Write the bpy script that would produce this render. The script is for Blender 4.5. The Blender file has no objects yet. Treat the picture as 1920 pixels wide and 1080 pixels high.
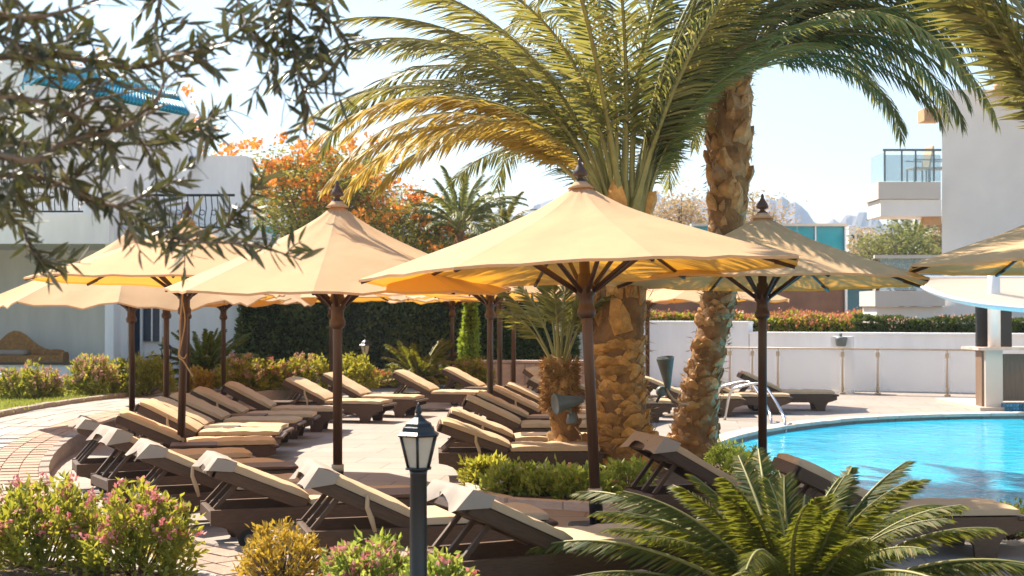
import bpy, math, random
import numpy as np
from mathutils import Vector, Matrix, Euler
R = math.radians
random.seed(7); rng = np.random.default_rng(7)
scene = bpy.context.scene
col = scene.collection

# ------------------------------------------------------------------ camera, sky, sun, exposure
HC, FPX, HOR = 1.66, 2667.0, 585.0
ALPHA = math.atan((HOR - 540) / FPX)
cam_d = bpy.data.cameras.new('camera'); cam = bpy.data.objects.new('camera', cam_d); col.objects.link(cam)
cam.location = (0, 0, HC); cam.rotation_euler = (math.pi / 2 + ALPHA, 0, 0)
cam_d.sensor_width = 36; cam_d.lens = 36 * FPX / 1920; cam_d.clip_start = 0.1; cam_d.clip_end = 20000
cam_d.dof.use_dof = True; cam_d.dof.focus_distance = 11.5; cam_d.dof.aperture_fstop = 4.0
scene.camera = cam
SUN_EL = 49.0
sun_h = Vector((-0.68, 0.73)).normalized()
world = bpy.data.worlds.new('World'); scene.world = world; world.use_nodes = True
nt = world.node_tree; nt.nodes.clear()
sky = nt.nodes.new('ShaderNodeTexSky'); sky.sky_type = 'NISHITA'; sky.sun_disc = False
sky.sun_elevation = R(SUN_EL); sky.sun_rotation = math.atan2(sun_h.x, sun_h.y)
sky.air_density = 1.25; sky.dust_density = 0.25; sky.ozone_density = 1.0
bg = nt.nodes.new('ShaderNodeBackground'); bg.inputs['Strength'].default_value = 0.066
wo = nt.nodes.new('ShaderNodeOutputWorld')
nt.links.new(sky.outputs[0], bg.inputs[0]); nt.links.new(bg.outputs[0], wo.inputs[0])
sl = bpy.data.lights.new('sun', 'SUN'); sl.energy = 4.2; sl.angle = R(0.55); sl.color = (1.0, 0.89, 0.74)
so = bpy.data.objects.new('sun', sl); col.objects.link(so)
sdir = Vector((sun_h.x * math.cos(R(SUN_EL)), sun_h.y * math.cos(R(SUN_EL)), math.sin(R(SUN_EL))))
so.rotation_euler = sdir.to_track_quat('Z', 'Y').to_euler(); so.location = (-20, 20, 40)
scene.view_settings.view_transform = 'Standard'; scene.view_settings.look = 'None'
scene.view_settings.gamma = 1.0; scene.view_settings.use_curve_mapping = False
scene.view_settings.exposure = 1.68
scene.cycles.use_denoising = True
scene.cycles.max_bounces = 8; scene.cycles.transparent_max_bounces = 12
scene.cycles.volume_bounces = 0; scene.cycles.sample_clamp_indirect = 6.0

# ------------------------------------------------------------------ measuring from the photograph
ca, sa = math.cos(ALPHA), math.sin(ALPHA)
def ray(u, v):
    a, b = (u - 960), (540 - v)
    return Vector((a, FPX * ca - b * sa, FPX * sa + b * ca))
def P(u, v, z=0.0):
    d = ray(u, v); t = (z - HC) / d.z
    return Vector((d.x * t, d.y * t, z))
def Q(u, v, y):
    d = ray(u, v); t = y / d.y
    return Vector((d.x * t, y, HC + d.z * t))
def to_px(p):
    x, y, z = p[0], p[1], p[2] - HC
    f = y * ca + z * sa; up = -y * sa + z * ca
    return 960 + FPX * x / f, 540 - FPX * up / f

# ------------------------------------------------------------------ materials
def new_mat(name):
    m = bpy.data.materials.new(name); m.use_nodes = True
    t = m.node_tree; return m, t, t.nodes['Principled BSDF'], t.nodes['Material Output']
def ramp(t, fac, stops):
    r = t.nodes.new('ShaderNodeValToRGB'); e = r.color_ramp.elements
    while len(e) < len(stops): e.new(0.5)
    for k, (p, c) in enumerate(stops):
        e[k].position = p; e[k].color = (c[0], c[1], c[2], 1)
    t.links.new(fac, r.inputs[0]); return r.outputs[0]
def noise(t, scale, detail=4, rough=0.55, coord='Object', stretch=None):
    tc = t.nodes.new('ShaderNodeTexCoord'); n = t.nodes.new('ShaderNodeTexNoise')
    n.inputs['Scale'].default_value = scale; n.inputs['Detail'].default_value = detail; n.inputs['Roughness'].default_value = rough
    src = tc.outputs[coord]
    if stretch:
        mp = t.nodes.new('ShaderNodeMapping'); mp.inputs['Scale'].default_value = stretch
        t.links.new(src, mp.inputs[0]); src = mp.outputs[0]
    t.links.new(src, n.inputs[0]); return n.outputs['Fac']
def mix(t, a, b, f):
    x = t.nodes.new('ShaderNodeMix'); x.data_type = 'RGBA'
    for s, v in ((6, a), (7, b)):
        if isinstance(v, tuple): x.inputs[s].default_value = (*v[:3], 1)
        else: t.links.new(v, x.inputs[s])
    if isinstance(f, float): x.inputs[0].default_value = f
    else: t.links.new(f, x.inputs[0])
    return x.outputs[2]
def mathn(t, op, a, b=0.0):
    n = t.nodes.new('ShaderNodeMath'); n.operation = op
    for k, v in enumerate((a, b)):
        if isinstance(v, (int, float)): n.inputs[k].default_value = v
        else: t.links.new(v, n.inputs[k])
    return n.outputs[0]
def scl(c, k): return tuple(min(1, x * k) for x in c)
def surf(name, c, rough=0.6, scale=3.0, var=0.18, bump=0.0, bscale=None, metal=0.0, spec=0.5, stretch=None, rnd=0.0, c2=None, fine=0.0):
    m, t, b, o = new_mat(name)
    n = noise(t, scale, 5, 0.6, stretch=stretch)
    out = ramp(t, n, [(0.3, scl(c, 1 - var)), (0.55, c), (0.75, c2 if c2 else scl(c, 1 + var))])
    if fine:
        n2 = noise(t, scale * 11, 3, 0.7)
        out = mix(t, out, scl(c, 0.6), mathn(t, 'MULTIPLY', mathn(t, 'GREATER_THAN', n2, 0.6), fine))
    if rnd:
        oi = t.nodes.new('ShaderNodeObjectInfo')
        hs = t.nodes.new('ShaderNodeHueSaturation')
        t.links.new(mathn(t, 'ADD', mathn(t, 'MULTIPLY', oi.outputs['Random'], 2 * rnd), 1 - rnd), hs.inputs['Value'])
        hs.inputs['Saturation'].default_value = 1.0
        t.links.new(out, hs.inputs['Color']); out = hs.outputs[0]
    t.links.new(out, b.inputs['Base Color'])
    b.inputs['Roughness'].default_value = rough; b.inputs['Metallic'].default_value = metal
    b.inputs['Specular IOR Level'].default_value = spec
    if bump:
        bn = t.nodes.new('ShaderNodeBump'); bn.inputs['Strength'].default_value = bump; bn.inputs['Distance'].default_value = 0.02
        t.links.new(noise(t, bscale or scale * 6, 6, 0.65, stretch=stretch), bn.inputs['Height']); t.links.new(bn.outputs[0], b.inputs['Normal'])
    return m
def leafmat(name, cols, trans=(0.35, 0.4, 0.05), tf=0.35, rough=0.45, rnd_obj=0.15, spec=0.4):
    m, t, b, o = new_mat(name)
    g = t.nodes.new('ShaderNodeNewGeometry')
    n = len(cols)
    out = ramp(t, g.outputs['Random Per Island'], [(k / max(1, n - 1), c) for k, c in enumerate(cols)])
    oi = t.nodes.new('ShaderNodeObjectInfo'); hs = t.nodes.new('ShaderNodeHueSaturation')
    t.links.new(mathn(t, 'ADD', mathn(t, 'MULTIPLY', oi.outputs['Random'], 2 * rnd_obj), 1 - rnd_obj), hs.inputs['Value'])
    t.links.new(out, hs.inputs['Color']); out = hs.outputs[0]
    t.links.new(out, b.inputs['Base Color']); b.inputs['Roughness'].default_value = rough; b.inputs['Specular IOR Level'].default_value = spec
    tr = t.nodes.new('ShaderNodeBsdfTranslucent')
    t.links.new(mix(t, out, trans, 0.55), tr.inputs[0])
    mx = t.nodes.new('ShaderNodeMixShader'); mx.inputs[0].default_value = tf
    t.links.new(b.outputs[0], mx.inputs[1]); t.links.new(tr.outputs[0], mx.inputs[2]); t.links.new(mx.outputs[0], o.inputs[0])
    return m
def cloth(name, c, tc, tf, scale=2.0, var=0.08):
    m, t, b, o = new_mat(name)
    n = noise(t, scale, 5, 0.6)
    out = ramp(t, n, [(0.3, scl(c, 1 - var)), (0.7, scl(c, 1 + var * 0.5))])
    t.links.new(out, b.inputs['Base Color']); b.inputs['Roughness'].default_value = 0.85; b.inputs['Specular IOR Level'].default_value = 0.15
    bn = t.nodes.new('ShaderNodeBump'); bn.inputs['Strength'].default_value = 0.25; bn.inputs['Distance'].default_value = 0.03
    t.links.new(noise(t, 5.0, 3, 0.5), bn.inputs['Height']); t.links.new(bn.outputs[0], b.inputs['Normal'])
    if tf:
        tr = t.nodes.new('ShaderNodeBsdfTranslucent'); tr.inputs[0].default_value = (*tc, 1)
        mx = t.nodes.new('ShaderNodeMixShader'); mx.inputs[0].default_value = tf
        t.links.new(b.outputs[0], mx.inputs[1]); t.links.new(tr.outputs[0], mx.inputs[2]); t.links.new(mx.outputs[0], o.inputs[0])
    return m
def glass(name, c, alpha, rough=0.05):
    m, t, b, o = new_mat(name)
    b.inputs['Base Color'].default_value = (*c, 1); b.inputs['Roughness'].default_value = rough
    tr = t.nodes.new('ShaderNodeBsdfTransparent'); tr.inputs[0].default_value = (*[0.5 + 0.5 * x for x in c], 1)
    mx = t.nodes.new('ShaderNodeMixShader'); mx.inputs[0].default_value = alpha
    t.links.new(tr.outputs[0], mx.inputs[1]); t.links.new(b.outputs[0], mx.inputs[2]); t.links.new(mx.outputs[0], o.inputs[0])
    return m

M = {}
def deck_mat():
    m = surf('deck_stone', (0.335, 0.28, 0.236), 0.75, 0.9, 0.13, 0.12, 40, fine=0.15)
    t = m.node_tree; b = t.nodes['Principled BSDF']; src = b.inputs['Base Color'].links[0].from_socket
    tc = t.nodes.new('ShaderNodeTexCoord'); br = t.nodes.new('ShaderNodeTexBrick'); br.inputs['Scale'].default_value = 1
    mp = t.nodes.new('ShaderNodeMapping'); mp.inputs['Rotation'].default_value = (0, 0, 0.12); t.links.new(tc.outputs['Object'], mp.inputs[0]); t.links.new(mp.outputs[0], br.inputs['Vector'])
    br.offset = 0.5; br.inputs['Brick Width'].default_value = 0.8; br.inputs['Row Height'].default_value = 0.55; br.inputs['Mortar Size'].default_value = 0.010
    br.inputs['Color1'].default_value = (1, 1, 1, 1); br.inputs['Color2'].default_value = (0.90, 0.89, 0.88, 1); br.inputs['Mortar'].default_value = (0.62, 0.58, 0.54, 1)
    mu = t.nodes.new('ShaderNodeMix'); mu.data_type = 'RGBA'; mu.blend_type = 'MULTIPLY'; mu.inputs[0].default_value = 0.9
    t.links.new(src, mu.inputs[6]); t.links.new(br.outputs['Color'], mu.inputs[7]); t.links.new(mu.outputs[2], b.inputs['Base Color']); return m
M['deck'] = deck_mat()
M['brick'] = surf('terracotta_paver', (0.40, 0.275, 0.195), 0.85, 9, 0.2, 0.3, 60, rnd=0.18)
M['greypaver'] = surf('grey_paver', (0.37, 0.335, 0.30), 0.85, 8, 0.14, 0.3, 60, rnd=0.16)
M['mortar'] = surf('path_mortar', (0.34, 0.27, 0.215), 0.95, 10, 0.15)
M['kerb'] = surf('kerb_stone', (0.34, 0.27, 0.22), 0.9, 6, 0.25, 0.3, 50, rnd=0.12)
M['coping'] = surf('pool_coping', (0.60, 0.50, 0.42), 0.7, 5, 0.14, 0.2, 40, rnd=0.08)
M['soil'] = surf('garden_soil', (0.13, 0.085, 0.05), 0.95, 12, 0.4, 0.6, 40)
M['lawn'] = surf('lawn', (0.14, 0.155, 0.05), 0.95, 4, 0.35, 0.5, 120)
M['ground'] = surf('sandy_ground', (0.36, 0.30, 0.23), 0.95, 0.4, 0.2)
M['white'] = surf('white_render', (0.85, 0.84, 0.825), 0.85, 1.6, 0.08, 0.15, 60, stretch=(2, 2, .35))
M['cream'] = surf('cream_render', (0.66, 0.585, 0.51), 0.85, 1.0, 0.07, 0.12, 50)
M['hotel'] = surf('hotel_render', (0.85, 0.785, 0.715), 0.85, 0.9, 0.07, 0.1, 40)
M['wood'] = surf('dark_stained_wood', (0.092, 0.046, 0.021), 0.5, 14, 0.35, 0.15, 40, spec=0.5, stretch=(1, 8, 8), rnd=0.15)
M['pole'] = surf('pole_wood', (0.078, 0.037, 0.018), 0.42, 10, 0.3, 0.1, 40, stretch=(8, 8, 0.6), rnd=0.2)
M['black'] = surf('black_paint', (0.012, 0.013, 0.015), 0.35, 6, 0.2, 0.05, 60)
M['sleeve'] = surf('pole_sleeve', (0.022, 0.02, 0.021), 0.5, 8, 0.2)
M['band'] = surf('pale_band', (0.50, 0.42, 0.30), 0.6, 10, 0.1)
M['canopy'] = cloth('canopy_cloth', (0.71, 0.485, 0.285), (0.98, 0.46, 0.03), 0.30)
M['cushion'] = cloth('cushion_cloth', (0.58, 0.41, 0.245), (0, 0, 0), 0, 6, 0.10)
M['flap'] = cloth('cushion_flap_cloth', (0.40, 0.335, 0.275), (0.7, 0.5, 0.3), 0.08, 6, 0.08)
M['rubber'] = surf('rubber', (0.03, 0.024, 0.02), 0.7, 10, 0.3)
M['greyplastic'] = surf('grey_plastic', (0.22, 0.18, 0.14), 0.5, 10, 0.2)
M['chrome'] = surf('chrome', (0.62, 0.62, 0.62), 0.18, 5, 0.05, metal=1.0)
M['lampglass'] = surf('lamp_glass', (0.60, 0.56, 0.47), 0.25, 8, 0.10)
M['greymetal'] = surf('grey_green_metal', (0.13, 0.155, 0.155), 0.45, 12, 0.2, 0.1, 60)
M['bark'] = surf('palm_bark', (0.27, 0.135, 0.045), 0.85, 7, 0.5, 0.8, 26)
M['boot'] = surf('palm_leaf_base', (0.60, 0.30, 0.075), 0.6, 9, 0.45, 0.5, 40, rnd=0.3, spec=0.4)
M['boot_dark'] = surf('palm_leaf_base_dark', (0.50, 0.26, 0.08), 0.42, 9, 0.45, 0.5, 40, rnd=0.35, spec=0.55)
M['fibre'] = surf('palm_fibre', (0.46, 0.26, 0.085), 0.85, 10, 0.4, 0.6, 40, rnd=0.2)
M['rachis'] = surf('frond_rachis', (0.30, 0.27, 0.085), 0.5, 5, 0.25, rnd=0.15)
M['frond'] = leafmat('date_palm_leaflets', [(0.065, 0.075, 0.025), (0.12, 0.125, 0.040), (0.20, 0.18, 0.06), (0.30, 0.24, 0.085)], (0.52, 0.46, 0.08), 0.42)
M['frond_dry'] = leafmat('yellowing_palm_leaflets', [(0.30, 0.21, 0.05), (0.42, 0.30, 0.08), (0.24, 0.20, 0.05)], (0.72, 0.50, 0.07), 0.46)
M['frond_dark'] = leafmat('dark_palm_leaflets', [(0.045, 0.056, 0.022), (0.08, 0.088, 0.03), (0.15, 0.14, 0.045)], (0.38, 0.38, 0.06), 0.32)
M['cycad'] = leafmat('cycad_leaflets', [(0.030, 0.055, 0.010), (0.065, 0.092, 0.016), (0.13, 0.135, 0.026), (0.22, 0.16, 0.045)], (0.46, 0.46, 0.03), 0.34, 0.55, spec=0.2)
M['olive'] = leafmat('olive_leaves', [(0.030, 0.034, 0.014), (0.055, 0.058, 0.022), (0.10, 0.095, 0.045), (0.22, 0.185, 0.11)], (0.24, 0.26, 0.05), 0.15, 0.42, spec=0.5)
M['olivebark'] = surf('olive_bark', (0.20, 0.14, 0.09), 0.85, 14, 0.35, 0.5, 60)
M['bush'] = leafmat('bush_leaves', [(0.10, 0.14, 0.02), (0.23, 0.25, 0.035), (0.38, 0.34, 0.055)], (0.72, 0.66, 0.06), 0.45)
M['bush_y'] = leafmat('yellowing_bush_leaves', [(0.42, 0.26, 0.03), (0.52, 0.36, 0.05), (0.34, 0.24, 0.05)], (0.75, 0.5, 0.05), 0.40)
M['bush_g'] = leafmat('green_bush_leaves', [(0.10, 0.20, 0.035), (0.27, 0.34, 0.055), (0.46, 0.45, 0.10)], (0.70, 0.76, 0.12), 0.45)
M['hedge'] = leafmat('dark_hedge_leaves', [(0.055, 0.075, 0.018), (0.11, 0.13, 0.03), (0.19, 0.19, 0.05)], (0.22, 0.26, 0.03), 0.2)
M['hedge_g'] = leafmat('green_hedge_leaves', [(0.04, 0.062, 0.012), (0.07, 0.095, 0.018), (0.10, 0.12, 0.025)], (0.22, 0.28, 0.02), 0.25)
M['ivy'] = leafmat('ivy_leaves', [(0.10, 0.19, 0.02), (0.19, 0.29, 0.035), (0.28, 0.34, 0.05)], (0.5, 0.6, 0.05), 0.4)
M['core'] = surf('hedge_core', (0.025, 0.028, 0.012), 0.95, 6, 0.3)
M['twig'] = surf('twig', (0.22, 0.13, 0.06), 0.85, 12, 0.3)
M['pink'] = leafmat('pink_blossom', [(0.66, 0.15, 0.17), (0.74, 0.27, 0.27), (0.62, 0.36, 0.34)], (0.8, 0.3, 0.3), 0.3)
M['palepink'] = leafmat('faded_pink_blossom', [(0.52, 0.30, 0.22), (0.60, 0.40, 0.30), (0.55, 0.24, 0.22)], (0.7, 0.4, 0.3), 0.3)
M['red'] = leafmat('red_blossom', [(0.58, 0.17, 0.09), (0.64, 0.30, 0.18), (0.50, 0.16, 0.10)], (0.8, 0.25, 0.1), 0.3)
M['orange'] = leafmat('orange_blossom', [(0.82, 0.26, 0.02), (0.88, 0.36, 0.04), (0.84, 0.32, 0.10)], (0.95, 0.4, 0.06), 0.35)
M['flame'] = leafmat('flame_tree_leaflets', [(0.12, 0.15, 0.03), (0.21, 0.23, 0.045), (0.34, 0.28, 0.06)], (0.5, 0.45, 0.06), 0.42)
M['drytree'] = leafmat('dry_tree_leaves', [(0.42, 0.27, 0.15), (0.50, 0.34, 0.2), (0.33, 0.26, 0.10)], (0.6, 0.45, 0.2), 0.35)
M['fargreen'] = leafmat('far_tree_leaves', [(0.10, 0.13, 0.035), (0.18, 0.20, 0.06), (0.26, 0.24, 0.09)], (0.4, 0.42, 0.1), 0.35)
M['teal'] = surf('teal_roof_tile', (0.015, 0.30, 0.44), 0.45, 3, 0.2, rnd=0.12)
M['tealglass'] = surf('teal_glass', (0.0, 0.30, 0.40), 0.15, 1.2, 0.12, spec=0.5)
M['darkteal'] = surf('dark_teal_panel', (0.0, 0.10, 0.155), 0.2, 1.2, 0.12)
M['brownwall'] = surf('brown_wall', (0.26, 0.135, 0.085), 0.8, 1.5, 0.25)
M['bluedoor'] = surf('dark_blue_door', (0.012, 0.03, 0.07), 0.3, 3, 0.2)
M['wicker'] = surf('wicker', (0.40, 0.20, 0.055), 0.65, 20, 0.4, 0.5, 90)
M['orangetile'] = surf('orange_roof_tile', (0.62, 0.36, 0.18), 0.8, 6, 0.2, rnd=0.15)
M['panelglass'] = glass('frosted_fence_glass', (0.86, 0.87, 0.88), 0.40, 0.12)
M['clearglass'] = glass('balcony_glass', (0.55, 0.66, 0.70), 0.28, 0.03)
M['beigemetal'] = surf('beige_metal', (0.50, 0.38, 0.25), 0.4, 8, 0.12)
M['marble'] = surf('pink_stone', (0.52, 0.39, 0.33), 0.6, 4, 0.3, rnd=0.22)
M['sail'] = cloth('white_sail_cloth', (0.84, 0.78, 0.71), (0.99, 0.82, 0.66), 0.72, 1.5, 0.04)
M['whitepaint'] = surf('white_paint', (0.80, 0.80, 0.80), 0.4, 3, 0.03)
M['barwood'] = surf('bar_front_wood', (0.22, 0.14, 0.09), 0.5, 6, 0.2, stretch=(6, 6, 0.5))
M['mosaic'] = surf('blue_mosaic', (0.03, 0.22, 0.40), 0.2, 60, 0.6, rnd=0.5)
M['chairbeige'] = surf('balcony_chair', (0.48, 0.36, 0.22), 0.6, 10, 0.2)
M['rope'] = surf('rope', (0.42, 0.28, 0.15), 0.9, 30, 0.2)
M['rock'] = surf('desert_rock', (0.20, 0.17, 0.16), 0.95, 0.01, 0.3, 0)
def water_mat():
    m, t, b, o = new_mat('pool_water')
    n = noise(t, 0.35, 3, 0.5)
    out = ramp(t, n, [(0.3, (0.01, 0.40, 0.64)), (0.6, (0.03, 0.54, 0.78)), (0.8, (0.08, 0.62, 0.84))])
    tc = t.nodes.new('ShaderNodeTexCoord'); br = t.nodes.new('ShaderNodeTexBrick'); br.offset = 0; br.inputs['Scale'].default_value = 1.0
    br.inputs['Brick Width'].default_value = 0.12; br.inputs['Row Height'].default_value = 0.12; br.inputs['Mortar Size'].default_value = 0.008
    br.inputs['Color1'].default_value = (0.80, 0.80, 0.80, 1); br.inputs['Color2'].default_value = (1, 1, 1, 1); br.inputs['Mortar'].default_value = (1.0, 1.0, 1.0, 1)
    wv = t.nodes.new('ShaderNodeVectorMath'); wv.operation = 'ADD'; nz = t.nodes.new('ShaderNodeTexNoise'); nz.inputs['Scale'].default_value = 1.8
    t.links.new(tc.outputs['Object'], nz.inputs[0]); sc_ = t.nodes.new('ShaderNodeVectorMath'); sc_.operation = 'SCALE'; sc_.inputs['Scale'].default_value = 0.25
    t.links.new(nz.outputs['Color'], sc_.inputs[0]); t.links.new(tc.outputs['Object'], wv.inputs[0]); t.links.new(sc_.outputs[0], wv.inputs[1]); t.links.new(wv.outputs[0], br.inputs['Vector'])
    mu = t.nodes.new('ShaderNodeMix'); mu.data_type = 'RGBA'; mu.blend_type = 'MULTIPLY'; mu.inputs[0].default_value = 0.8
    t.links.new(out, mu.inputs[6]); t.links.new(br.outputs['Color'], mu.inputs[7]); out = mu.outputs[2]
    t.links.new(out, b.inputs['Base Color']); b.inputs['Roughness'].default_value = 0.06
    b.inputs['Specular IOR Level'].default_value = 0.5; b.inputs['IOR'].default_value = 1.22
    bn = t.nodes.new('ShaderNodeBump'); bn.inputs['Strength'].default_value = 0.35; bn.inputs['Distance'].default_value = 0.05
    h = mathn(t, 'ADD', noise(t, 2.6, 4, 0.6), mathn(t, 'MULTIPLY', noise(t, 9.0, 3, 0.6), 0.3))
    t.links.new(h, bn.inputs['Height']); t.links.new(bn.outputs[0], b.inputs['Normal'])
    return m
M['water'] = water_mat()

# ------------------------------------------------------------------ mesh builder
class MB:
    def __init__(s): s.v = []; s.f = []; s.sm = []
    def add(s, vs, fs, smooth=False, mat=None):
        o = len(s.v)
        s.v += [tuple(mat @ Vector(p)) if mat else tuple(p) for p in vs]
        s.f += [tuple(i + o for i in f) for f in fs]; s.sm += [smooth] * len(fs); return s
    def box(s, c, d, rot=None, taper=1.0, mat=None):
        x, y, z = d[0] / 2, d[1] / 2, d[2] / 2
        vs = [Vector((sx * x * (taper if sz > 0 else 1), sy * y * (taper if sz > 0 else 1), sz * z)) for sz in (-1, 1) for sx, sy in ((-1, -1), (1, -1), (1, 1), (-1, 1))]
        if rot:
            e = Euler(rot).to_matrix(); vs = [e @ p for p in vs]
        vs = [p + Vector(c) for p in vs]
        return s.add(vs, [(3, 2, 1, 0), (4, 5, 6, 7), (0, 1, 5, 4), (1, 2, 6, 5), (2, 3, 7, 6), (3, 0, 4, 7)], mat=mat)
    def bbox(s, c, d, b=0.01, rot=None):            # box with chamfered edges
        x, y, z = d[0] / 2, d[1] / 2, d[2] / 2; b = min(b, x * .9, y * .9, z * .9)
        vs = []
        for sz, k in ((-1, 1), (-1, 0), (1, 0), (1, 1)):
            zz = sz * z if k else sz * (z - b)
            q = b if k else 0.0
            ix, iy = x - q, y - q; r = b
            for px, py in ((-ix, -iy + r), (-ix + r, -iy), (ix - r, -iy), (ix, -iy + r), (ix, iy - r), (ix - r, iy), (-ix + r, iy), (-ix, iy - r)):
                vs.append(Vector((px, py, zz)))
        fs = [tuple(range(7, -1, -1)), tuple(range(24, 32))]
        for l in range(3):
            for k in range(8):
                fs.append((l * 8 + k, l * 8 + (k + 1) % 8, l * 8 + 8 + (k + 1) % 8, l * 8 + 8 + k))
        if rot:
            e = Euler(rot).to_matrix(); vs = [e @ p for p in vs]
        return s.add([p + Vector(c) for p in vs], fs)
    def tube(s, pts, rad, n=8, cap=True, smooth=True):
        pts = [Vector(p) for p in pts]
        if not hasattr(rad, '__len__'): rad = [rad] * len(pts)
        vs, fs = [], []; up = None
        for i, p in enumerate(pts):
            t = (pts[min(i + 1, len(pts) - 1)] - pts[max(i - 1, 0)]).normalized()
            if up is None: up = Vector((0, 0, 1)) if abs(t.z) < .9 else Vector((1, 0, 0))
            a = t.cross(up).normalized(); bb = a.cross(t).normalized(); up = bb
            for k in range(n):
                th = 2 * math.pi * k / n
                vs.append(p + (a * math.cos(th) + bb * math.sin(th)) * rad[i])
        for i in range(len(pts) - 1):
            for k in range(n):
                fs.append((i * n + k, i * n + (k + 1) % n, (i + 1) * n + (k + 1) % n, (i + 1) * n + k))
        if cap: fs += [tuple(range(n - 1, -1, -1)), tuple(range((len(pts) - 1) * n, len(pts) * n))]
        return s.add(vs, fs, smooth)
    def lathe(s, prof, n=16, c=(0, 0, 0), smooth=True, ph=0.0):
        vs, fs = [], []
        for r, z in prof:
            for k in range(n):
                th = 2 * math.pi * k / n + ph
                vs.append((c[0] + r * math.cos(th), c[1] + r * math.sin(th), c[2] + z))
        for i in range(len(prof) - 1):
            for k in range(n):
                fs.append((i * n + k, i * n + (k + 1) % n, (i + 1) * n + (k + 1) % n, (i + 1) * n + k))
        fs += [tuple(range(n - 1, -1, -1)), tuple(range((len(prof) - 1) * n, len(prof) * n))]
        return s.add(vs, fs, smooth)
    def prism(s, poly, y0, y1):                     # XZ outline extruded along Y
        n = len(poly)
        vs = [(x, y0, z) for x, z in poly] + [(x, y1, z) for x, z in poly]
        fs = [tuple(range(n)), tuple(range(2 * n - 1, n - 1, -1))] + [((k + 1) % n, k, n + k, n + (k + 1) % n) for k in range(n)]
        return s.add(vs, fs)
    def slab(s, poly, z0, z1):                      # XY outline extruded along Z
        n = len(poly)
        vs = [(p[0], p[1], z0) for p in poly] + [(p[0], p[1], z1) for p in poly]
        fs = [tuple(range(n - 1, -1, -1)), tuple(range(n, 2 * n))] + [(k, (k + 1) % n, n + (k + 1) % n, n + k) for k in range(n)]
        return s.add(vs, fs)
    def mesh(s, name, m):
        me = bpy.data.meshes.new(name); me.from_pydata(s.v, [], s.f)
        me.polygons.foreach_set('use_smooth', s.sm)
        if m: me.materials.append(M[m] if isinstance(m, str) else m)
        me.update(); return me
    def build(s, name, m, parent=None, loc=None, rot=None, kind=None):
        return place(name, s.mesh(name, m), parent, loc, rot, kind)
def place(name, me, parent=None, loc=None, rot=None, kind=None, scale=None):
    o = bpy.data.objects.new(name, me); col.objects.link(o)
    if parent: o.parent = parent
    if loc is not None: o.location = loc
    if rot is not None: o.rotation_euler = rot
    if scale is not None: o.scale = scale if hasattr(scale, '__len__') else (scale,) * 3
    if kind: o['kind'] = kind
    return o
def tag(o, label, cat, group=None):
    o['label'] = label; o['category'] = cat
    if group: o['group'] = group
    return o
def thing(name, label, cat, loc=(0, 0, 0), rz=0.0, group=None):
    o = bpy.data.objects.new(name, None); col.objects.link(o); o.empty_display_size = 0.1
    o.location = loc; o.rotation_euler = (0, 0, rz); return tag(o, label, cat, group)
def dup(root, loc, rz, label):
    r = root.copy(); col.objects.link(r); r.location = loc; r.rotation_euler = (0, 0, rz); r['label'] = label
    def rec(a, b):
        for ch in list(a.children):
            c = ch.copy(); col.objects.link(c); c.parent = b; rec(ch, c)
    rec(root, r); return r
def struct(name, mb, m, loc=None):
    return mb.build(name, m, None, loc, None, 'structure')
def catmull(pts, n, closed=False):
    pts = [Vector(p) for p in pts]; out = []; N = len(pts)
    for i in range(N if closed else N - 1):
        g = (lambda k: pts[k % N]) if closed else (lambda k: pts[max(0, min(N - 1, k))])
        p0, p1, p2, p3 = g(i - 1), g(i), g(i + 1), g(i + 2)
        for k in range(n):
            t = k / n
            out.append(0.5 * ((2 * p1) + (p2 - p0) * t + (2 * p0 - 5 * p1 + 4 * p2 - p3) * t * t + (3 * p1 - p0 - 3 * p2 + p3) * t ** 3))
    if not closed: out.append(pts[-1])
    return out
def npmesh(name, V, F, m, smooth=False):
    me = bpy.data.meshes.new(name); V = np.asarray(V, dtype=np.float32); F = np.asarray(F, dtype=np.int32)
    k = F.shape[1]
    me.vertices.add(len(V)); me.vertices.foreach_set('co', V.ravel())
    me.loops.add(F.size); me.loops.foreach_set('vertex_index', F.ravel())
    me.polygons.add(len(F)); me.polygons.foreach_set('loop_start', np.arange(0, F.size, k, dtype=np.int32))
    me.polygons.foreach_set('use_smooth', np.full(len(F), smooth))
    me.materials.append(M[m] if isinstance(m, str) else m); me.update(calc_edges=True); me.validate(); return me
def leaves(pos, dirs, length, width, fold=0.25, r=rng):
    """kite shaped leaves: one folded kite (two triangles' worth of quad) at each position"""
    n = len(pos); pos = np.asarray(pos); d = dirs / np.maximum(1e-6, np.linalg.norm(dirs, axis=1, keepdims=True))
    q = r.normal(size=(n, 3)); s = np.cross(d, q); s /= np.maximum(1e-6, np.linalg.norm(s, axis=1, keepdims=True))
    nn = np.cross(s, d)
    L = (length * r.uniform(.7, 1.25, n))[:, None]; W = (width * r.uniform(.75, 1.2, n))[:, None] / 2
    mid = pos + d * L * .45
    V = np.stack([pos, mid + s * W + nn * W * fold, pos + d * L - nn * L * .08, mid - s * W + nn * W * fold], 1).reshape(-1, 3)
    F = np.arange(n * 4).reshape(n, 4); return V, F
def rdir(n, up=0.0):
    d = rng.normal(size=(n, 3)); d /= np.linalg.norm(d, axis=1, keepdims=True); d[:, 2] += up; return d
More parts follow.
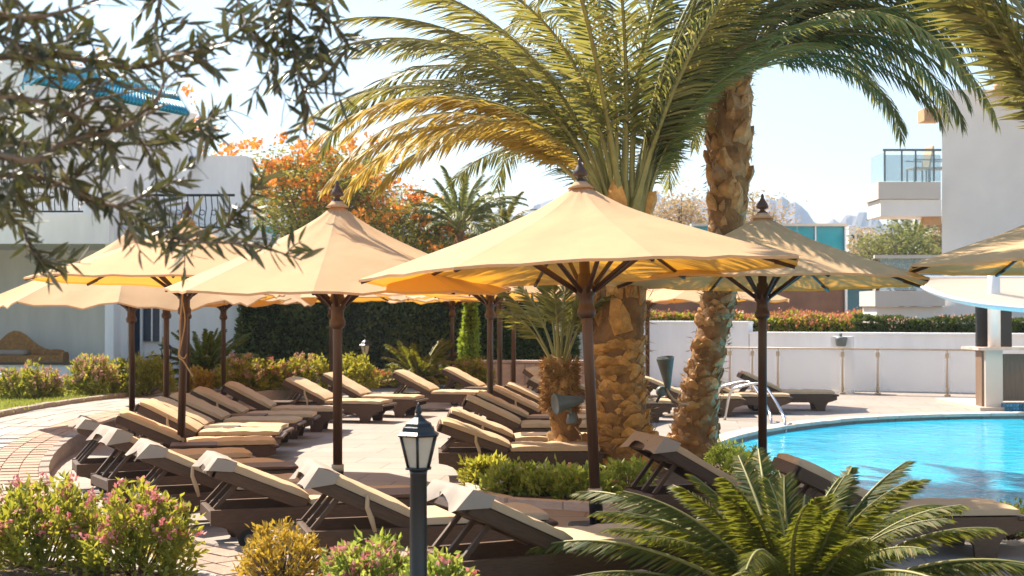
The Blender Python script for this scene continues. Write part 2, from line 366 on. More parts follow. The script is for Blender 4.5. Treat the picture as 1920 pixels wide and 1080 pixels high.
# ------------------------------------------------------------------ ground, deck, pool
g = MB(); g.slab([(-1800, -60), (1800, -60), (1800, 1800), (-1800, 1800)], -0.6, -0.25); struct('ground', g, 'ground')
pool_px = [(1338, 842), (1362, 826), (1420, 810), (1490, 798), (1600, 786), (1750, 779), (1850, 777), (2050, 778), (2400, 790), (2750, 840), (2500, 960), (2150, 1010), (1960, 1000), (1885, 975), (1760, 950), (1580, 918), (1450, 893), (1365, 866)]
pool = catmull([P(u, v) for u, v in pool_px], 6, True)
pc = sum(pool, Vector()) / len(pool)
X0, X1, Y0, Y1 = -14.0, 22.0, 3.0, 34.0
def out_pt(p):
    d = p - pc; t = 1e9
    if d.x > 1e-6: t = min(t, (X1 - pc.x) / d.x)
    if d.x < -1e-6: t = min(t, (X0 - pc.x) / d.x)
    if d.y > 1e-6: t = min(t, (Y1 - pc.y) / d.y)
    if d.y < -1e-6: t = min(t, (Y0 - pc.y) / d.y)
    return pc + d * t
outer = [out_pt(p) for p in pool]
for c in ((X0, Y0), (X1, Y0), (X1, Y1), (X0, Y1)):          # the outer rectangle keeps its corners
    k = min(range(len(outer)), key=lambda i: (outer[i] - Vector((c[0], c[1], 0))).length)
    outer[k] = Vector((c[0], c[1], 0))
n = len(pool); g = MB()
g.add([(p.x, p.y, 0) for p in pool] + [(p.x, p.y, 0) for p in outer] + [(p.x, p.y, -0.25) for p in pool],
      [(k, n + k, n + (k + 1) % n, (k + 1) % n) for k in range(n)] + [(k, (k + 1) % n, 2 * n + (k + 1) % n, 2 * n + k) for k in range(n)])
deck = struct('pool_deck', g, 'deck')
g = MB(); g.add([(pc.x, pc.y, -0.07)] + [(p.x, p.y, -0.07) for p in pool], [(0, 1 + k, 1 + (k + 1) % n) for k in range(n)])
struct('pool_water', g, 'water')

unit = MB().bbox((0, 0, 0), (1, 1, 1), 0.04).mesh('stone_block', 'kerb')
unit_of = {}
def block(mname):
    if mname not in unit_of:
        unit_of[mname] = MB().bbox((0, 0, 0), (1, 1, 1), 0.035).mesh('stone_block', mname)
    return unit_of[mname]
def along(pts):
    L = [0]
    for a, b in zip(pts, pts[1:]): L.append(L[-1] + (b - a).length)
    return L
def at_len(pts, L, s):
    for i in range(len(L) - 1):
        if s <= L[i + 1] or i == len(L) - 2:
            t = (s - L[i]) / max(1e-6, L[i + 1] - L[i]); return pts[i].lerp(pts[i + 1], t), (pts[i + 1] - pts[i]).normalized()
def lay(name, mname, pts, seg, width, thick, top, parent, gap=0.012, lift=0.004, keep=None, jit=0.0):
    """blocks laid one by one along a line; top(s, point) gives the height of their upper face"""
    L = along(pts); n = max(1, int(L[-1] / seg)); st = L[-1] / n; out = []
    for k in range(n):
        a, _ = at_len(pts, L, k * st); b, _ = at_len(pts, L, (k + 1) * st); m = (a + b) / 2
        if keep and not keep(m): continue
        d = b - a; z = top((k + .5) * st / L[-1], m) + random.uniform(-lift, lift)
        out.append(place(name, block(mname), parent, (m.x, m.y, z - thick / 2), (random.uniform(-jit, jit), random.uniform(-jit, jit), math.atan2(d.y, d.x)), None, (max(.02, d.length - gap), width, thick)))
    return out
def in_view(m):
    if m.y < 3: return False
    u, v = to_px(m); return -25 < u < 1945 and v < 1105
def offset(pts, w):
    out = []
    for i, p in enumerate(pts):
        t = (pts[min(i + 1, len(pts) - 1)] - pts[max(i - 1, 0)]).normalized()
        out.append(Vector((p.x + t.y * w, p.y - t.x * w, 0)))
    return out
cop = [p + (p - pc).normalized() * 0.14 for p in pool]; cop.append(cop[0])
lay('coping_stone', 'coping', cop, 0.45, 0.30, 0.05, lambda s, m: 0.022, deck, keep=in_view)

# ------------------------------------------------------------------ curved path of pavers with its kerbs
K_px = [(560, 745), (450, 762), (330, 785), (250, 803), (190, 826), (150, 845), (116, 864), (96, 886), (93, 906), (110, 934), (152, 962), (215, 986), (300, 1006), (390, 1024), (480, 1042), (600, 1070), (740, 1110), (900, 1170)]
K = catmull([P(u, v) for u, v in K_px], 5); KL = along(K)
def path_h(s):          # the path stands above the deck at its bend and comes down to it
    return 0.19 if s < 0.5 else 0.19 + (0.035 - 0.19) * min(1, (s - 0.5) / 0.22)
ss = [l / KL[-1] for l in KL]; ws = (0.0, 0.14, 0.7, 1.5, 2.4, 3.3)
vs, fs = [], []
for j, w in enumerate(ws):
    for p, s in zip(offset(K, w), ss): vs.append((p.x, p.y, path_h(s) - 0.012))
m = len(K)
for j in range(len(ws) - 1):
    for i in range(m - 1): fs.append((j * m + i, j * m + i + 1, (j + 1) * m + i + 1, (j + 1) * m + i))
o = len(vs); vs += [(p.x, p.y, -0.02) for p in K]
fs += [(i + 1, i, o + i, o + i + 1) for i in range(m - 1)]
path = struct('path', MB().add(vs, fs), 'mortar')
for j, (w0, wd, seg, nm, mt) in enumerate([(0.05, 0.10, 0.42, 'kerb_stone', 'kerb'), (0.19, 0.17, 0.21, 'brick', 'brick'), (0.37, 0.17, 0.21, 'brick', 'brick'), (0.55, 0.17, 0.21, 'brick', 'brick')] +
        [(0.64 + 0.13 + 0.27 * k, 0.255, 0.42, 'paving_stone', 'greypaver') for k in range(7)]):
    line = offset(K, w0)
    hh = 0.14 if nm == 'kerb_stone' else 0.05
    lift = 0.016 if nm == 'kerb_stone' else 0.0
    lay(nm, mt, line, seg, wd, 0.24 if nm == 'kerb_stone' else 0.05, lambda s, q: path_h(s) + lift, path, 0.010, 0.003, in_view, 0.006)

O_px = [(-420, 905), (-180, 850), (0, 806), (60, 792), (130, 779), (200, 769), (300, 757), (400, 748), (520, 737), (640, 729), (760, 723), (900, 720), (1010, 719)]
O = catmull([P(u, v) for u, v in O_px], 4)
lawn_poly = [(p.x, p.y) for p in O] + [(1.2, 36), (-40, 40), (-40, 12)]
lawn = struct('lawn', MB().slab(lawn_poly, -0.05, 0.22), 'lawn')
lay('kerb_stone', 'kerb', O, 0.55, 0.14, 0.32, lambda s, q: 0.26, lawn, 0.012, 0.008, in_view, 0.01)
# near garden bed under the shrubs at the foot of the picture, and the planter round the palms
bed = struct('garden_bed', MB().slab([(-6, 3), (7, 3), (7, 7.4), (3, 7.4), (0.8, 8.0), (-0.8, 7.7), (-2.0, 8.6), (-2.5, 9.0), (-3.3, 9.3), (-6, 9.4)], -0.1, 0.06), 'soil')
PL_px = [(884, 898), (878, 915), (905, 938), (965, 950), (1060, 955), (1160, 962), (1250, 962), (1340, 935), (1395, 900), (1380, 872), (1340, 858), (1230, 862), (1100, 868), (960, 878)]
PL = catmull([P(u, v) for u, v in PL_px], 4, True)
planter = struct('planter_bed', MB().slab([(p.x, p.y) for p in PL], -0.05, 0.05), 'soil')
PLc = list(PL) + [PL[0]]
lay('kerb_stone', 'coping', PLc, 0.5, 0.10, 0.14, lambda s, q: 0.075, planter, 0.01, 0.003, in_view)

# ------------------------------------------------------------------ far mountains
prof = [(-1600, 470), (-400, 440), (300, 380), (560, 360), (690, 333), (735, 348), (780, 390), (900, 400), (975, 385), (1010, 372), (1060, 380), (1150, 372), (1250, 352), (1320, 368), (1400, 386), (1445, 362), (1475, 367), (1500, 378), (1527, 404), (1550, 410), (1580, 397), (1605, 402), (1630, 395), (1655, 408), (1700, 398), (1760, 405), (1900, 430), (2400, 400), (3400, 470)]
DM = 1500.0; vs, fs = [], []
us = np.linspace(-1600, 3400, 420); rows = 14
pv = np.interp(us, [a for a, _ in prof], [b for _, b in prof])
for j in range(rows):
    t = j / (rows - 1)
    for i, u in enumerate(us):
        q = Q(u, pv[i], DM); rid = 1 - abs(2 * t - 1)
        jag = 0 if j in (0, rows - 1) else (math.sin(u * .045 + j * 1.7) + math.sin(u * .11 + j * 2.9) * .6 + math.sin(u * .31 + j) * .35 + random.uniform(-.5, .5)) * 5.5
        h = HC + (q.z - HC) * (rid ** 0.9) + (jag if rid < 0.98 else random.uniform(-1.2, 1.2))
        vs.append((q.x * (1 + (t - .5) * .28), DM + (t - .5) * 420, max(-3, h) if j not in (0, rows - 1) else -3))
nu = len(us)
for j in range(rows - 1):
    for i in range(nu - 1): fs.append((j * nu + i, j * nu + i + 1, (j + 1) * nu + i + 1, (j + 1) * nu + i))
struct('mountains', MB().add(vs, fs), 'rock')
hz = MB(); hz.box((0, 850, 149), (3900, 2100, 310)); hzo = hz.build('haze', None, kind='stuff')
hm = bpy.data.materials.new('haze'); hm.use_nodes = True; ht = hm.node_tree; ht.nodes.clear()
pvn = ht.nodes.new('ShaderNodeVolumePrincipled'); pvn.inputs['Color'].default_value = (0.58, 0.75, 1.0, 1); pvn.inputs['Density'].default_value = 0.00045
pvn.inputs['Anisotropy'].default_value = 0.2
hto = ht.nodes.new('ShaderNodeOutputMaterial'); ht.links.new(pvn.outputs[0], hto.inputs['Volume']); hzo.data.materials.append(hm)

# ------------------------------------------------------------------ white garden wall with glass fence
def px_box(mb, u0, u1, v0, v1, d0, d1):
    a, b = Q(u0, v1, d0), Q(u1, v0, d0)
    return mb.box(((a.x + b.x) / 2, (d0 + d1) / 2, (a.z + b.z) / 2), (abs(b.x - a.x), d1 - d0, abs(b.z - a.z)))
def wall_run(name, label, p0, p1, h, th=0.25):
    d = Vector(p1) - Vector(p0); t = thing(name, label, 'wall', ((p0[0] + p1[0]) / 2, (p0[1] + p1[1]) / 2, 0), math.atan2(d.y, d.x))
    MB().box((0, 0, h / 2), (d.length, th, h)).build('wall_body', 'white', t)
    MB().bbox((0, 0, h + 0.03), (d.length + 0.02, th + 0.06, 0.06), .01).build('wall_cap', 'white', t); return t
wA = (1.55, 33.2); wB = (5.2, 31.0); wC = (16.0, 26.6)
wall_run('garden_wall', 'taller white rendered garden wall behind the two palm trunks', wA, wB, 1.40)
w2 = wall_run('garden_wall', 'long low white rendered garden wall behind the glass fence by the pool', wB, wC, 1.17)
px_p = Q(1580, 640, 29.25)
MB().box((0, 0, 0.58), (0.42, 0.36, 1.16)).build('pilaster', 'white', w2, (w2.matrix_basis.inverted() @ Vector((px_p.x, px_p.y, 0))))
terr = struct('terrace', MB().slab([(1.6, 33.5), (5.3, 31.3), (16.2, 26.9), (30, 27), (30, 60), (1.6, 60)], -0.1, 1.05), 'soil')
# fence on the deck in front of the wall
def fence_pt(u):
    a, b = Vector((4.9, 29.6, 0)), Vector((9.6, 27.6, 0)); k = (u - 960) / FPX
    t = (k * a.y - a.x) / ((b.x - a.x) - k * (b.y - a.y)); return a + (b - a) * t
fn = thing('glass_fence', 'low frosted glass fence with beige posts along the white wall', 'fence', tuple(fence_pt(1600)))
org = fence_pt(1600); posts = [1318, 1368, 1410, 1458, 1579, 1645, 1775, 1835]
pb = MB(); pb.tube([(0, 0, 0), (0, 0, 0.90)], 0.022, 8); pb.bbox((0, 0, 0.02), (0.11, 0.11, 0.04), .01); pb.bbox((0, 0, .80), (.07, .07, .10), .01); pb.bbox((0, 0, .12), (.06, .06, .08), .01)
pme = pb.mesh('fence_post', 'beigemetal')
for u in posts: place('post', pme, fn, fence_pt(u) - org)
for u0, u1 in zip(posts, posts[1:]):
    a, b = fence_pt(u0) - org, fence_pt(u1) - org; d = b - a
    MB().box((0, 0, 0.49), (d.length - 0.10, 0.014, 0.80)).build('glass_panel', 'panelglass', fn, (a + b) / 2, (0, 0, math.atan2(d.y, d.x)))
a, b = fence_pt(posts[0]) - org, fence_pt(posts[-1]) - org
MB().tube([a + Vector((0, 0, .915)), b + Vector((0, 0, .915))], 0.018, 8).build('top_rail', 'beigemetal', fn)

# low stone clad wall in front of the green hedge
swl = thing('stone_clad_wall', 'low garden wall clad in pinkish stone slabs below the green hedge', 'wall', tuple(P(985, 738)))
sw0 = P(985, 738); za, zb = 0.0, 0.62
MB().box((0, 0.12, 0.31), (2.6, 0.2, 0.60)).build('wall_core', 'mortar', swl)
x = -1.3
while x < 1.25:
    w = random.uniform(.14, .30)
    MB().bbox((x + w / 2, 0.0, 0.305), (w - .008, .04, .61), .006, (0, 0, random.uniform(-.02, .02))).build('stone_slab', 'marble', swl)
    x += w
MB().bbox((0, .1, .645), (2.66, .3, .06), .012).build('wall_cap', 'marble', swl)

# ------------------------------------------------------------------ left white building
DB = 29.5
B = thing('white_building', 'white two storey building with teal tiled roof, balconies and open porch', 'building', (Q(100, 700, DB).x, DB, 0.2))
bo = B.location.copy()
def part(name, m, parent, *boxes):
    mb = MB()
    for b in boxes: px_box(mb, *b)
    mb.v = [(x - bo.x, y - bo.y, z - bo.z) for x, y, z in mb.v]; return mb.build(name, m, parent)
part('porch_parapet', 'white', B, (-260, 212, 684, 742, DB, DB + .25))
part('porch_floor', 'white', B, (-320, 212, 726, 742, DB + .25, DB + 4))
part('porch_sill', 'wood', B, (-260, 196, 680, 684, DB - .04, DB + .3))
part('porch_back_wall', 'white', B, (-320, 230, 430, 735, 32.6, 33))
part('porch_side_wall', 'white', B, (-330, -180, 430, 735, DB + .1, 32.6))
part('porch_pillar', 'white', B, (196, 214, 398, 742, DB + .02, 32.55))
part('pale_column', 'white', B, (221, 240, 456, 704, DB + .6, DB + .95))
part('balcony_slab', 'white', B, (-260, 205, 401, 457, DB - .1, 32.5))
part('ground_floor_wall', 'white', B, (215, 470, 440, 742, 31.0, 31.4))
part('terrace_slab', 'white', B, (206, 482, 431, 452, DB + .3, 31.6))
part('upper_wall', 'white', B, (-330, 205, 150, 401, 32.2, 32.6), (268, 356, 235, 432, 31.5, 32.6))
part('upper_wall_end', 'white', B, (356, 462, 292, 432, 31.6, 32.4))
part('upper_pillar', 'white', B, (193, 218, 290, 402, DB + .2, 32.1))
part('lintel', 'white', B, (205, 268, 215, 302, 31.8, 32.6))
d_ = part('door', 'bluedoor', B, (226, 262, 302, 402, 32.3, 32.4)); part('door_frame', 'whitepaint', d_, (222, 226, 300, 402, 32.2, 32.45), (262, 266, 300, 402, 32.2, 32.45))
d2 = part('door', 'bluedoor', B, (240, 262, 566, 706, 30.9, 30.98)); part('door_frame', 'whitepaint', d2, (262, 267, 566, 706, 30.85, 30.99))
w_ = part('window', 'bluedoor', B, (269, 300, 570, 640, 30.93, 30.99)); part('window_frame', 'whitepaint', w_, (299, 303, 568, 643, 30.86, 30.99), (283, 286, 570, 640, 30.88, 30.99))
w_ = part('window', 'bluedoor', B, (40, 110, 215, 330, 32.12, 32.19)); part('window_frame', 'whitepaint', w_, (36, 40, 212, 333, 32.06, 32.19), (110, 114, 212, 333, 32.06, 32.19), (73, 76, 215, 330, 32.08, 32.19))
part('plinth', 'bluedoor', B, (206, 300, 704, 716, DB + .9, 31.0))
def railing(u0, u1, v0, v1, d):
    a, b = Q(u0, v1, d), Q(u1, v0, d)
    rl = MB(); rl.tube([(a.x - bo.x, 0, b.z - bo.z), (b.x - bo.x, 0, b.z - bo.z)], .03, 6); rl.tube([(a.x - bo.x, 0, a.z - bo.z + .05), (b.x - bo.x, 0, a.z - bo.z + .05)], .02, 6)
    r = rl.build('railing', 'black', B, (0, d - bo.y, 0)); h = b.z - a.z
    bm_ = MB().tube([(0, -.0, .05), (0, -.05, h * .3), (.02, .02, h * .62), (0, 0, h)], .012, 5).mesh('baluster', 'black')
    sc = MB().tube([(.055 * math.cos(t), 0, .5 * h + .055 * math.sin(t)) for t in np.linspace(0, 6.0, 10)], .009, 4).mesh('scroll', 'black')
    x = a.x - bo.x + .06; k = 0
    while x < b.x - bo.x:
        place('baluster', bm_, r, (x, 0, a.z - bo.z)); 
        if k % 2: place('scroll', sc, r, (x + .06, 0, a.z - bo.z))
        x += .125; k += 1
railing(-60, 156, 331, 401, DB + .05); railing(268, 440, 366, 431, DB + .45)
# teal tiled mansard over the left wing, nearer at its left end
dl, dr = 27.6, 31.3
bl, br, tl, tr_ = Q(60, 155, dl), Q(352, 217, dr), Q(112, 128, dl + .9), Q(326, 173, dr + .7)
loc = lambda p: Vector((p.x - bo.x, p.y - bo.y, p.z - bo.z))
bl, br, tl, tr_ = map(loc, (bl, br, tl, tr_))
nrm = (br - bl).cross(tl - bl).normalized()
rb = MB().add([bl, br, tr_, tl, bl - nrm * .1, br - nrm * .1, tr_ - nrm * .1, tl - nrm * .1], [(0, 1, 2, 3), (7, 6, 5, 4), (0, 4, 5, 1), (1, 5, 6, 2), (2, 6, 7, 3), (3, 7, 4, 0)]).build('roof', 'teal', B)
for row in range(2):
    t0, t1 = (0.0, 0.5) if row == 0 else (0.5, 1.0)
    for k in range(42):
        s = (k + .5) / 42
        a = bl.lerp(br, s).lerp(tl.lerp(tr_, s), t0) + nrm * (.04 + .035 * (1 - row) * 0); b = bl.lerp(br, s).lerp(tl.lerp(tr_, s), t1) + nrm * (.05 if row else .05)
        MB().tube([a + nrm * .03 * (1 - row), b], .042, 5).build('roof_tile', 'teal', rb)
def lbox(name, m, pts, th):           # slab between four local points, with thickness to the back
    n_ = (pts[1] - pts[0]).cross(pts[3] - pts[0]).normalized(); q = [p - n_ * th for p in pts]
    return MB().add(pts + q, [(0, 1, 2, 3), (7, 6, 5, 4), (0, 4, 5, 1), (1, 5, 6, 2), (2, 6, 7, 3), (3, 7, 4, 0)]).build(name, m, B)
up = Vector((0, 0, 1))
dd = Vector((0.03, 0.06, 0))
lbox('roof_verge', 'white', [br + nrm * .12, br + (br - bl).normalized() * .18 + nrm * .12, tr_ + (br - bl).normalized() * .18 + nrm * .12, tr_ + nrm * .12], .35)
lbox('roof_ridge', 'white', [tl - up * .06, tr_ - up * .06, tr_ + up * .12, tl + up * .12], .4)
lbox('wing_wall', 'white', [bl - up * 1.6 + dd, br - up * 2.2 + dd, br - up * .02 + dd, bl - up * .02 + dd], .3)
lbox('upper_block', 'white', [loc(Q(-120, 200, 30.5)), loc(Q(118, 200, 30.5)), loc(Q(118, 118, 30.5)), loc(Q(-120, 105, 30.5))], .8)
tt = [loc(Q(40, 160, 29.4)), loc(Q(100, 168, 29.4)), loc(Q(86, 120, 29.9)), loc(Q(52, 112, 29.9))]
lbox('gable_roof', 'teal', tt, .12)
# lamp on the upper wall
wl = thing('wall_lamp', 'small dark lantern on the white upper wall near the balcony', 'lamp', tuple(Q(361, 306, 31.55)))
MB().lathe([(.07, -.13), (.10, .08), (.03, .14)], 6).build('lantern_body', 'black', wl, (0, -.14, 0)); MB().box((0, -.06, .12), (.03, .14, .03)).build('bracket', 'black', wl)
# far teal eave past the building's right end
te = thing('teal_eave', 'narrow teal roof edge of a low building behind the parasols', 'roof', tuple(Q(470, 440, 36)))
MB().bbox((0, 0, 0), (1.3, 1.6, .14), .02, (.25, 0, 0)).build('eave_slab', 'teal', te); MB().box((0, .6, -.8), (1.1, .3, 1.4)).build('eave_wall', 'white', te)

# wicker seats on the porch
def wicker_sofa(loc, rz, label, w, name='wicker_sofa', cat='sofa'):
    t = thing(name, label, cat, loc, rz)
    hs = [.60, .74, .86, .92, .90, .82, .70, .60, .53, .50, .51, .49, .40]
    pts = [(-w / 2, 0)] + [(-w / 2 + w * k / 12, h_) for k, h_ in enumerate(hs)] + [(w / 2, 0)]
    MB().prism(pts, .28, .36).build('backrest', 'wicker', t)
    MB().bbox((0, 0, .22), (w - .1, .62, .34), .03).build('seat', 'wicker', t)
    for s in (-1, 1): MB().prism([(-.36, 0), (-.36, .36), (-.3, .44), (.1, .46), (.34, .44), (.34, 0)], -.04, .04).build('armrest', 'wicker', t, (s * (w / 2 - .05), 0, 0), (0, 0, R(90)))
    MB().bbox((-w * .22, -.02, .44), (w * .42, .50, .14), .05).build('cushion', 'flap', t); return t
fz = Q(60, 734, DB + 1).z
wicker_sofa((Q(55, 700, 31.0).x, 31.0, .33), R(8), 'wicker sofa with a curved back on the shaded porch', 1.55)
wicker_sofa((Q(-30, 700, 30.6).x, 30.6, .33), R(70), 'wicker armchair at the left edge of the porch, partly cut off', .8, 'wicker_armchair', 'armchair')
wicker_sofa((Q(280, 706, 29.6).x, 29.6, .22), R(-70), 'wicker armchair standing by the dark blue ground floor door', .8, 'wicker_armchair', 'armchair')

# ------------------------------------------------------------------ right hand hotel, teal building, far houses
DH = 38.0
H = thing('hotel_building', 'pale hotel wing with glass balcony and orange tiled roof at right', 'building', (Q(1850, 600, DH).x, DH, 1.0)); bo = H.location.copy()
hq = [Q(u, v, d) - bo for d in (DH, DH + 8) for u, v in ((1766 if d == DH else 1768, 615), (2400, 615), (2400, 168), (1766 if d == DH else 1768, 168))]
MB().add(hq, [(0, 1, 2, 3), (7, 6, 5, 4), (0, 4, 5, 1), (1, 5, 6, 2), (2, 6, 7, 3), (3, 7, 4, 0)]).build('wall', 'hotel', H)
part('balcony_fascia', 'cream', H, (1647, 1764, 341, 373, DH - .35, DH + 1.1)); part('balcony_slab', 'hotel', H, (1651, 1765, 374, 405, DH - .3, DH + 1.1))
part('eave', 'orangetile', H, (1733, 1766, 203, 226, DH - .4, DH + .2)); part('soffit', 'orangetile', H, (1733, 1765, 406, 421, DH, DH + .3))
gl = part('balcony_railing', 'clearglass', H, (1660, 1764, 290, 340, DH - .3, DH - .285)); part('side_glass', 'clearglass', H, (1656.5, 1657.5, 286, 340, DH - .3, DH + 1.0))
part('handrail', 'greymetal', gl, (1656, 1765, 279, 283, DH - .32, DH - .26)); 
for u in (1658, 1690, 1716, 1750): part('rail_post', 'greymetal', gl, (u, u + 2.5, 283, 340, DH - .31, DH - .27))
part('terrace_wall', 'hotel', H, (1644, 1830, 575, 615, DH - 1.5, DH - .05)); part('terrace_fascia', 'cream', H, (1641, 1772, 545, 574, DH - 1.7, DH - .05))
part('terrace_glass', 'clearglass', H, (1650, 1770, 485, 544, DH - 1.5, DH - 1.48)); part('terrace_handrail', 'cream', H, (1640, 1760, 478, 484, DH - 1.55, DH - 1.42))
rp = [Q(1862, 168, DH - .5), Q(2400, 168, DH - .5), Q(2300, 60, DH + 4), Q(1880, 98, DH + 4)]
rp = [p - bo for p in rp]
n_ = (rp[1] - rp[0]).cross(rp[3] - rp[0]).normalized()
rfo = MB().add(rp + [p - n_ * .15 for p in rp], [(0, 1, 2, 3), (7, 6, 5, 4), (0, 4, 5, 1), (1, 5, 6, 2), (2, 6, 7, 3), (3, 7, 4, 0)]).build('roof', 'orangetile', H)
for k in range(12):
    s = (k + .5) / 36; MB().tube([rp[0].lerp(rp[1], s) + n_ * .04, rp[3].lerp(rp[2], s) + n_ * .04], .08, 5).build('roof_tile', 'orangetile', rfo)
def balcony_chair(u, rz, label):
    p = Q(u, 340, DH + .35); t = thing('balcony_chair', label, 'chair', (p.x, p.y, Q(u, 341, DH - .35).z), rz, 'chairs on the hotel balcony')
    MB().bbox((0, 0, .42), (.5, .5, .05), .01).build('seat', 'chairbeige', t); MB().bbox((.27, 0, .72), (.05, .48, .62), .01, (0, R(12), 0)).build('backrest', 'chairbeige', t)
    for sx in (-.22, .22):
        for sy in (-.22, .22): MB().box((sx, sy, .21), (.04, .04, .42)).build('leg', 'greymetal', t)
    for sy in (-.25, .25):
        MB().box((0, sy, .64), (.5, .04, .03)).build('armrest', 'greymetal', t)
balcony_chair(1722, R(10), 'beige slatted chair further left on the hotel balcony')
balcony_chair(1755, R(-8), 'beige slatted chair beside the hotel wall on the balcony')
DT = 43.0
T = thing('teal_glass_building', 'low brown building with bright teal glass panels behind the white wall', 'building', (Q(1500, 600, DT).x, DT, 1.0)); bo = T.location.copy()
part('brown_wall', 'brownwall', T, (1180, 1584, 538, 620, DT, DT + 5))
part('dark_panel', 'darkteal', T, (1590, 1636, 538, 620, DT, DT + .3)); part('end_frame', 'whitepaint', T, (1585, 1589, 530, 620, DT - .1, DT + .2), (1637, 1642, 530, 620, DT - .1, DT + .2))
part('band', 'whitepaint', T, (1180, 1642, 532, 537, DT - .12, DT + 4))
for u0, u1 in ((1300, 1360), (1362, 1426), (1428, 1494), (1496, 1528), (1531, 1584)):
    part('glass_panel', 'tealglass', T, (u0, u1, 424, 531, DT + .05, DT + .15))
for u0, u1 in ((1588, 1636), (1640, 1655)): part('glass_panel', 'tealglass', T, (u0, u1, 520, 531, DT + .05, DT + .15))
part('mullion', 'whitepaint', T, (1528.5, 1530.5, 424, 531, DT, DT + .1)); part('cornice', 'cream', T, (1296, 1590, 419, 424, DT - .05, DT + .3)); part('corner_post', 'whitepaint', T, (1584.5, 1587.5, 424, 531, DT - .04, DT + .3))
for u0, u1, v0, v1, dd_, lb in ((1592, 1640, 428, 470, 75, 'small white flat roofed house far behind the teal building'), (1640, 1705, 438, 480, 90, 'pale house beyond the far trees at the foot of the mountains'), (1100, 1235, 395, 520, 70, 'pale house far behind the big date palm')):
    h = thing('far_house', lb, 'house', (Q((u0 + u1) / 2, 600, dd_).x, dd_, 0)); bo = h.location.copy()
    part('wall', 'white', h, (u0, u1, v0, 610, dd_, dd_ + 6)); part('roof_parapet', 'white', h, (u0 - 1, u1 + 1, v0 - 3, v0, dd_ - .2, dd_ + 6.2))
    for k in range(3):
        uu = u0 + (u1 - u0) * (k + .3) / 3.2; part('window', 'bluedoor', h, (uu, uu + (u1 - u0) * .12, v0 + 12, v0 + 24, dd_ - .06, dd_ - .01))
# teal roofed low house behind the hedge
lh = thing('low_house', 'low house with dark teal roof edge behind the dark hedge', 'house', (Q(800, 600, 42).x, 42, 0)); bo = lh.location.copy()
part('wall', 'cream', lh, (640, 1010, 450, 610, 42, 46)); part('roof_edge', 'teal', lh, (634, 1016, 436, 449, 41.5, 46.5))
# ------------------------------------------------------------------ umbrellas
def canopy_mesh(r, rise, psi, sag, wob, seed):
    rs = random.Random(seed); mb = MB(); NR, NS = 12, 6; n = 8 * NS
    def pt(f, a, dz=0.0):
        k = (a - psi) / (math.pi / 4); fr = k - math.floor(k)
        e = math.cos(math.pi / 8) / math.cos((fr - .5) * math.pi / 4)        # straight edge between two ribs
        z = rise * (0.84 * (1 - f) + 0.16 * (1 - f) ** 5)
        b = math.sin(math.pi * fr)
        z -= sag * b * f * f * (0.45 + 0.55 * f) * (1 + .35 * math.sin(a * 3 + seed)) - wob * math.sin(fr * 13 + seed + a) * f ** 6 * b
        return Vector((r * f * e * math.cos(a), r * f * e * math.sin(a), z + dz))
    fl = [0.035 + (1 - .035) * (i / NR) for i in range(NR + 1)]
    rs2 = np.random.default_rng(seed)
    for p_ in range(8):                                  # eight panels with a crease at every rib
        aa = [psi + (p_ + k / NS) * math.pi / 4 for k in range(NS + 1)]; m = NS + 1
        pk = rs2.uniform(0, 6.28, 3)
        g = []
        for i, f in enumerate(fl):
            for k, a in enumerate(aa):
                b = math.sin(math.pi * k / NS)
                g.append(pt(f, a if 0 < k < NS else a + (1e-5 if k == 0 else -1e-5), b * .008 * (math.sin(f * 11 + pk[0]) + math.sin(k * 2.3 + f * 5 + pk[1])) - .006 * (1 - b)))
        mb.add(g, [(i * m + k, i * m + k + 1, (i + 1) * m + k + 1, (i + 1) * m + k) for i in range(NR) for k in range(NS)], True)
        e = g[NR * m:]; mb.add(e + [q + Vector((0, 0, -.02)) for q in e], [(k, k + 1, m + k + 1, m + k) for k in range(NS)], True)
        mb.add(g[:m] + [Vector((0, 0, rise))], [(m, k + 1, k)[::-1] for k in range(NS)], True)
    return mb, pt
GU = 'cream parasols with dark wooden poles'
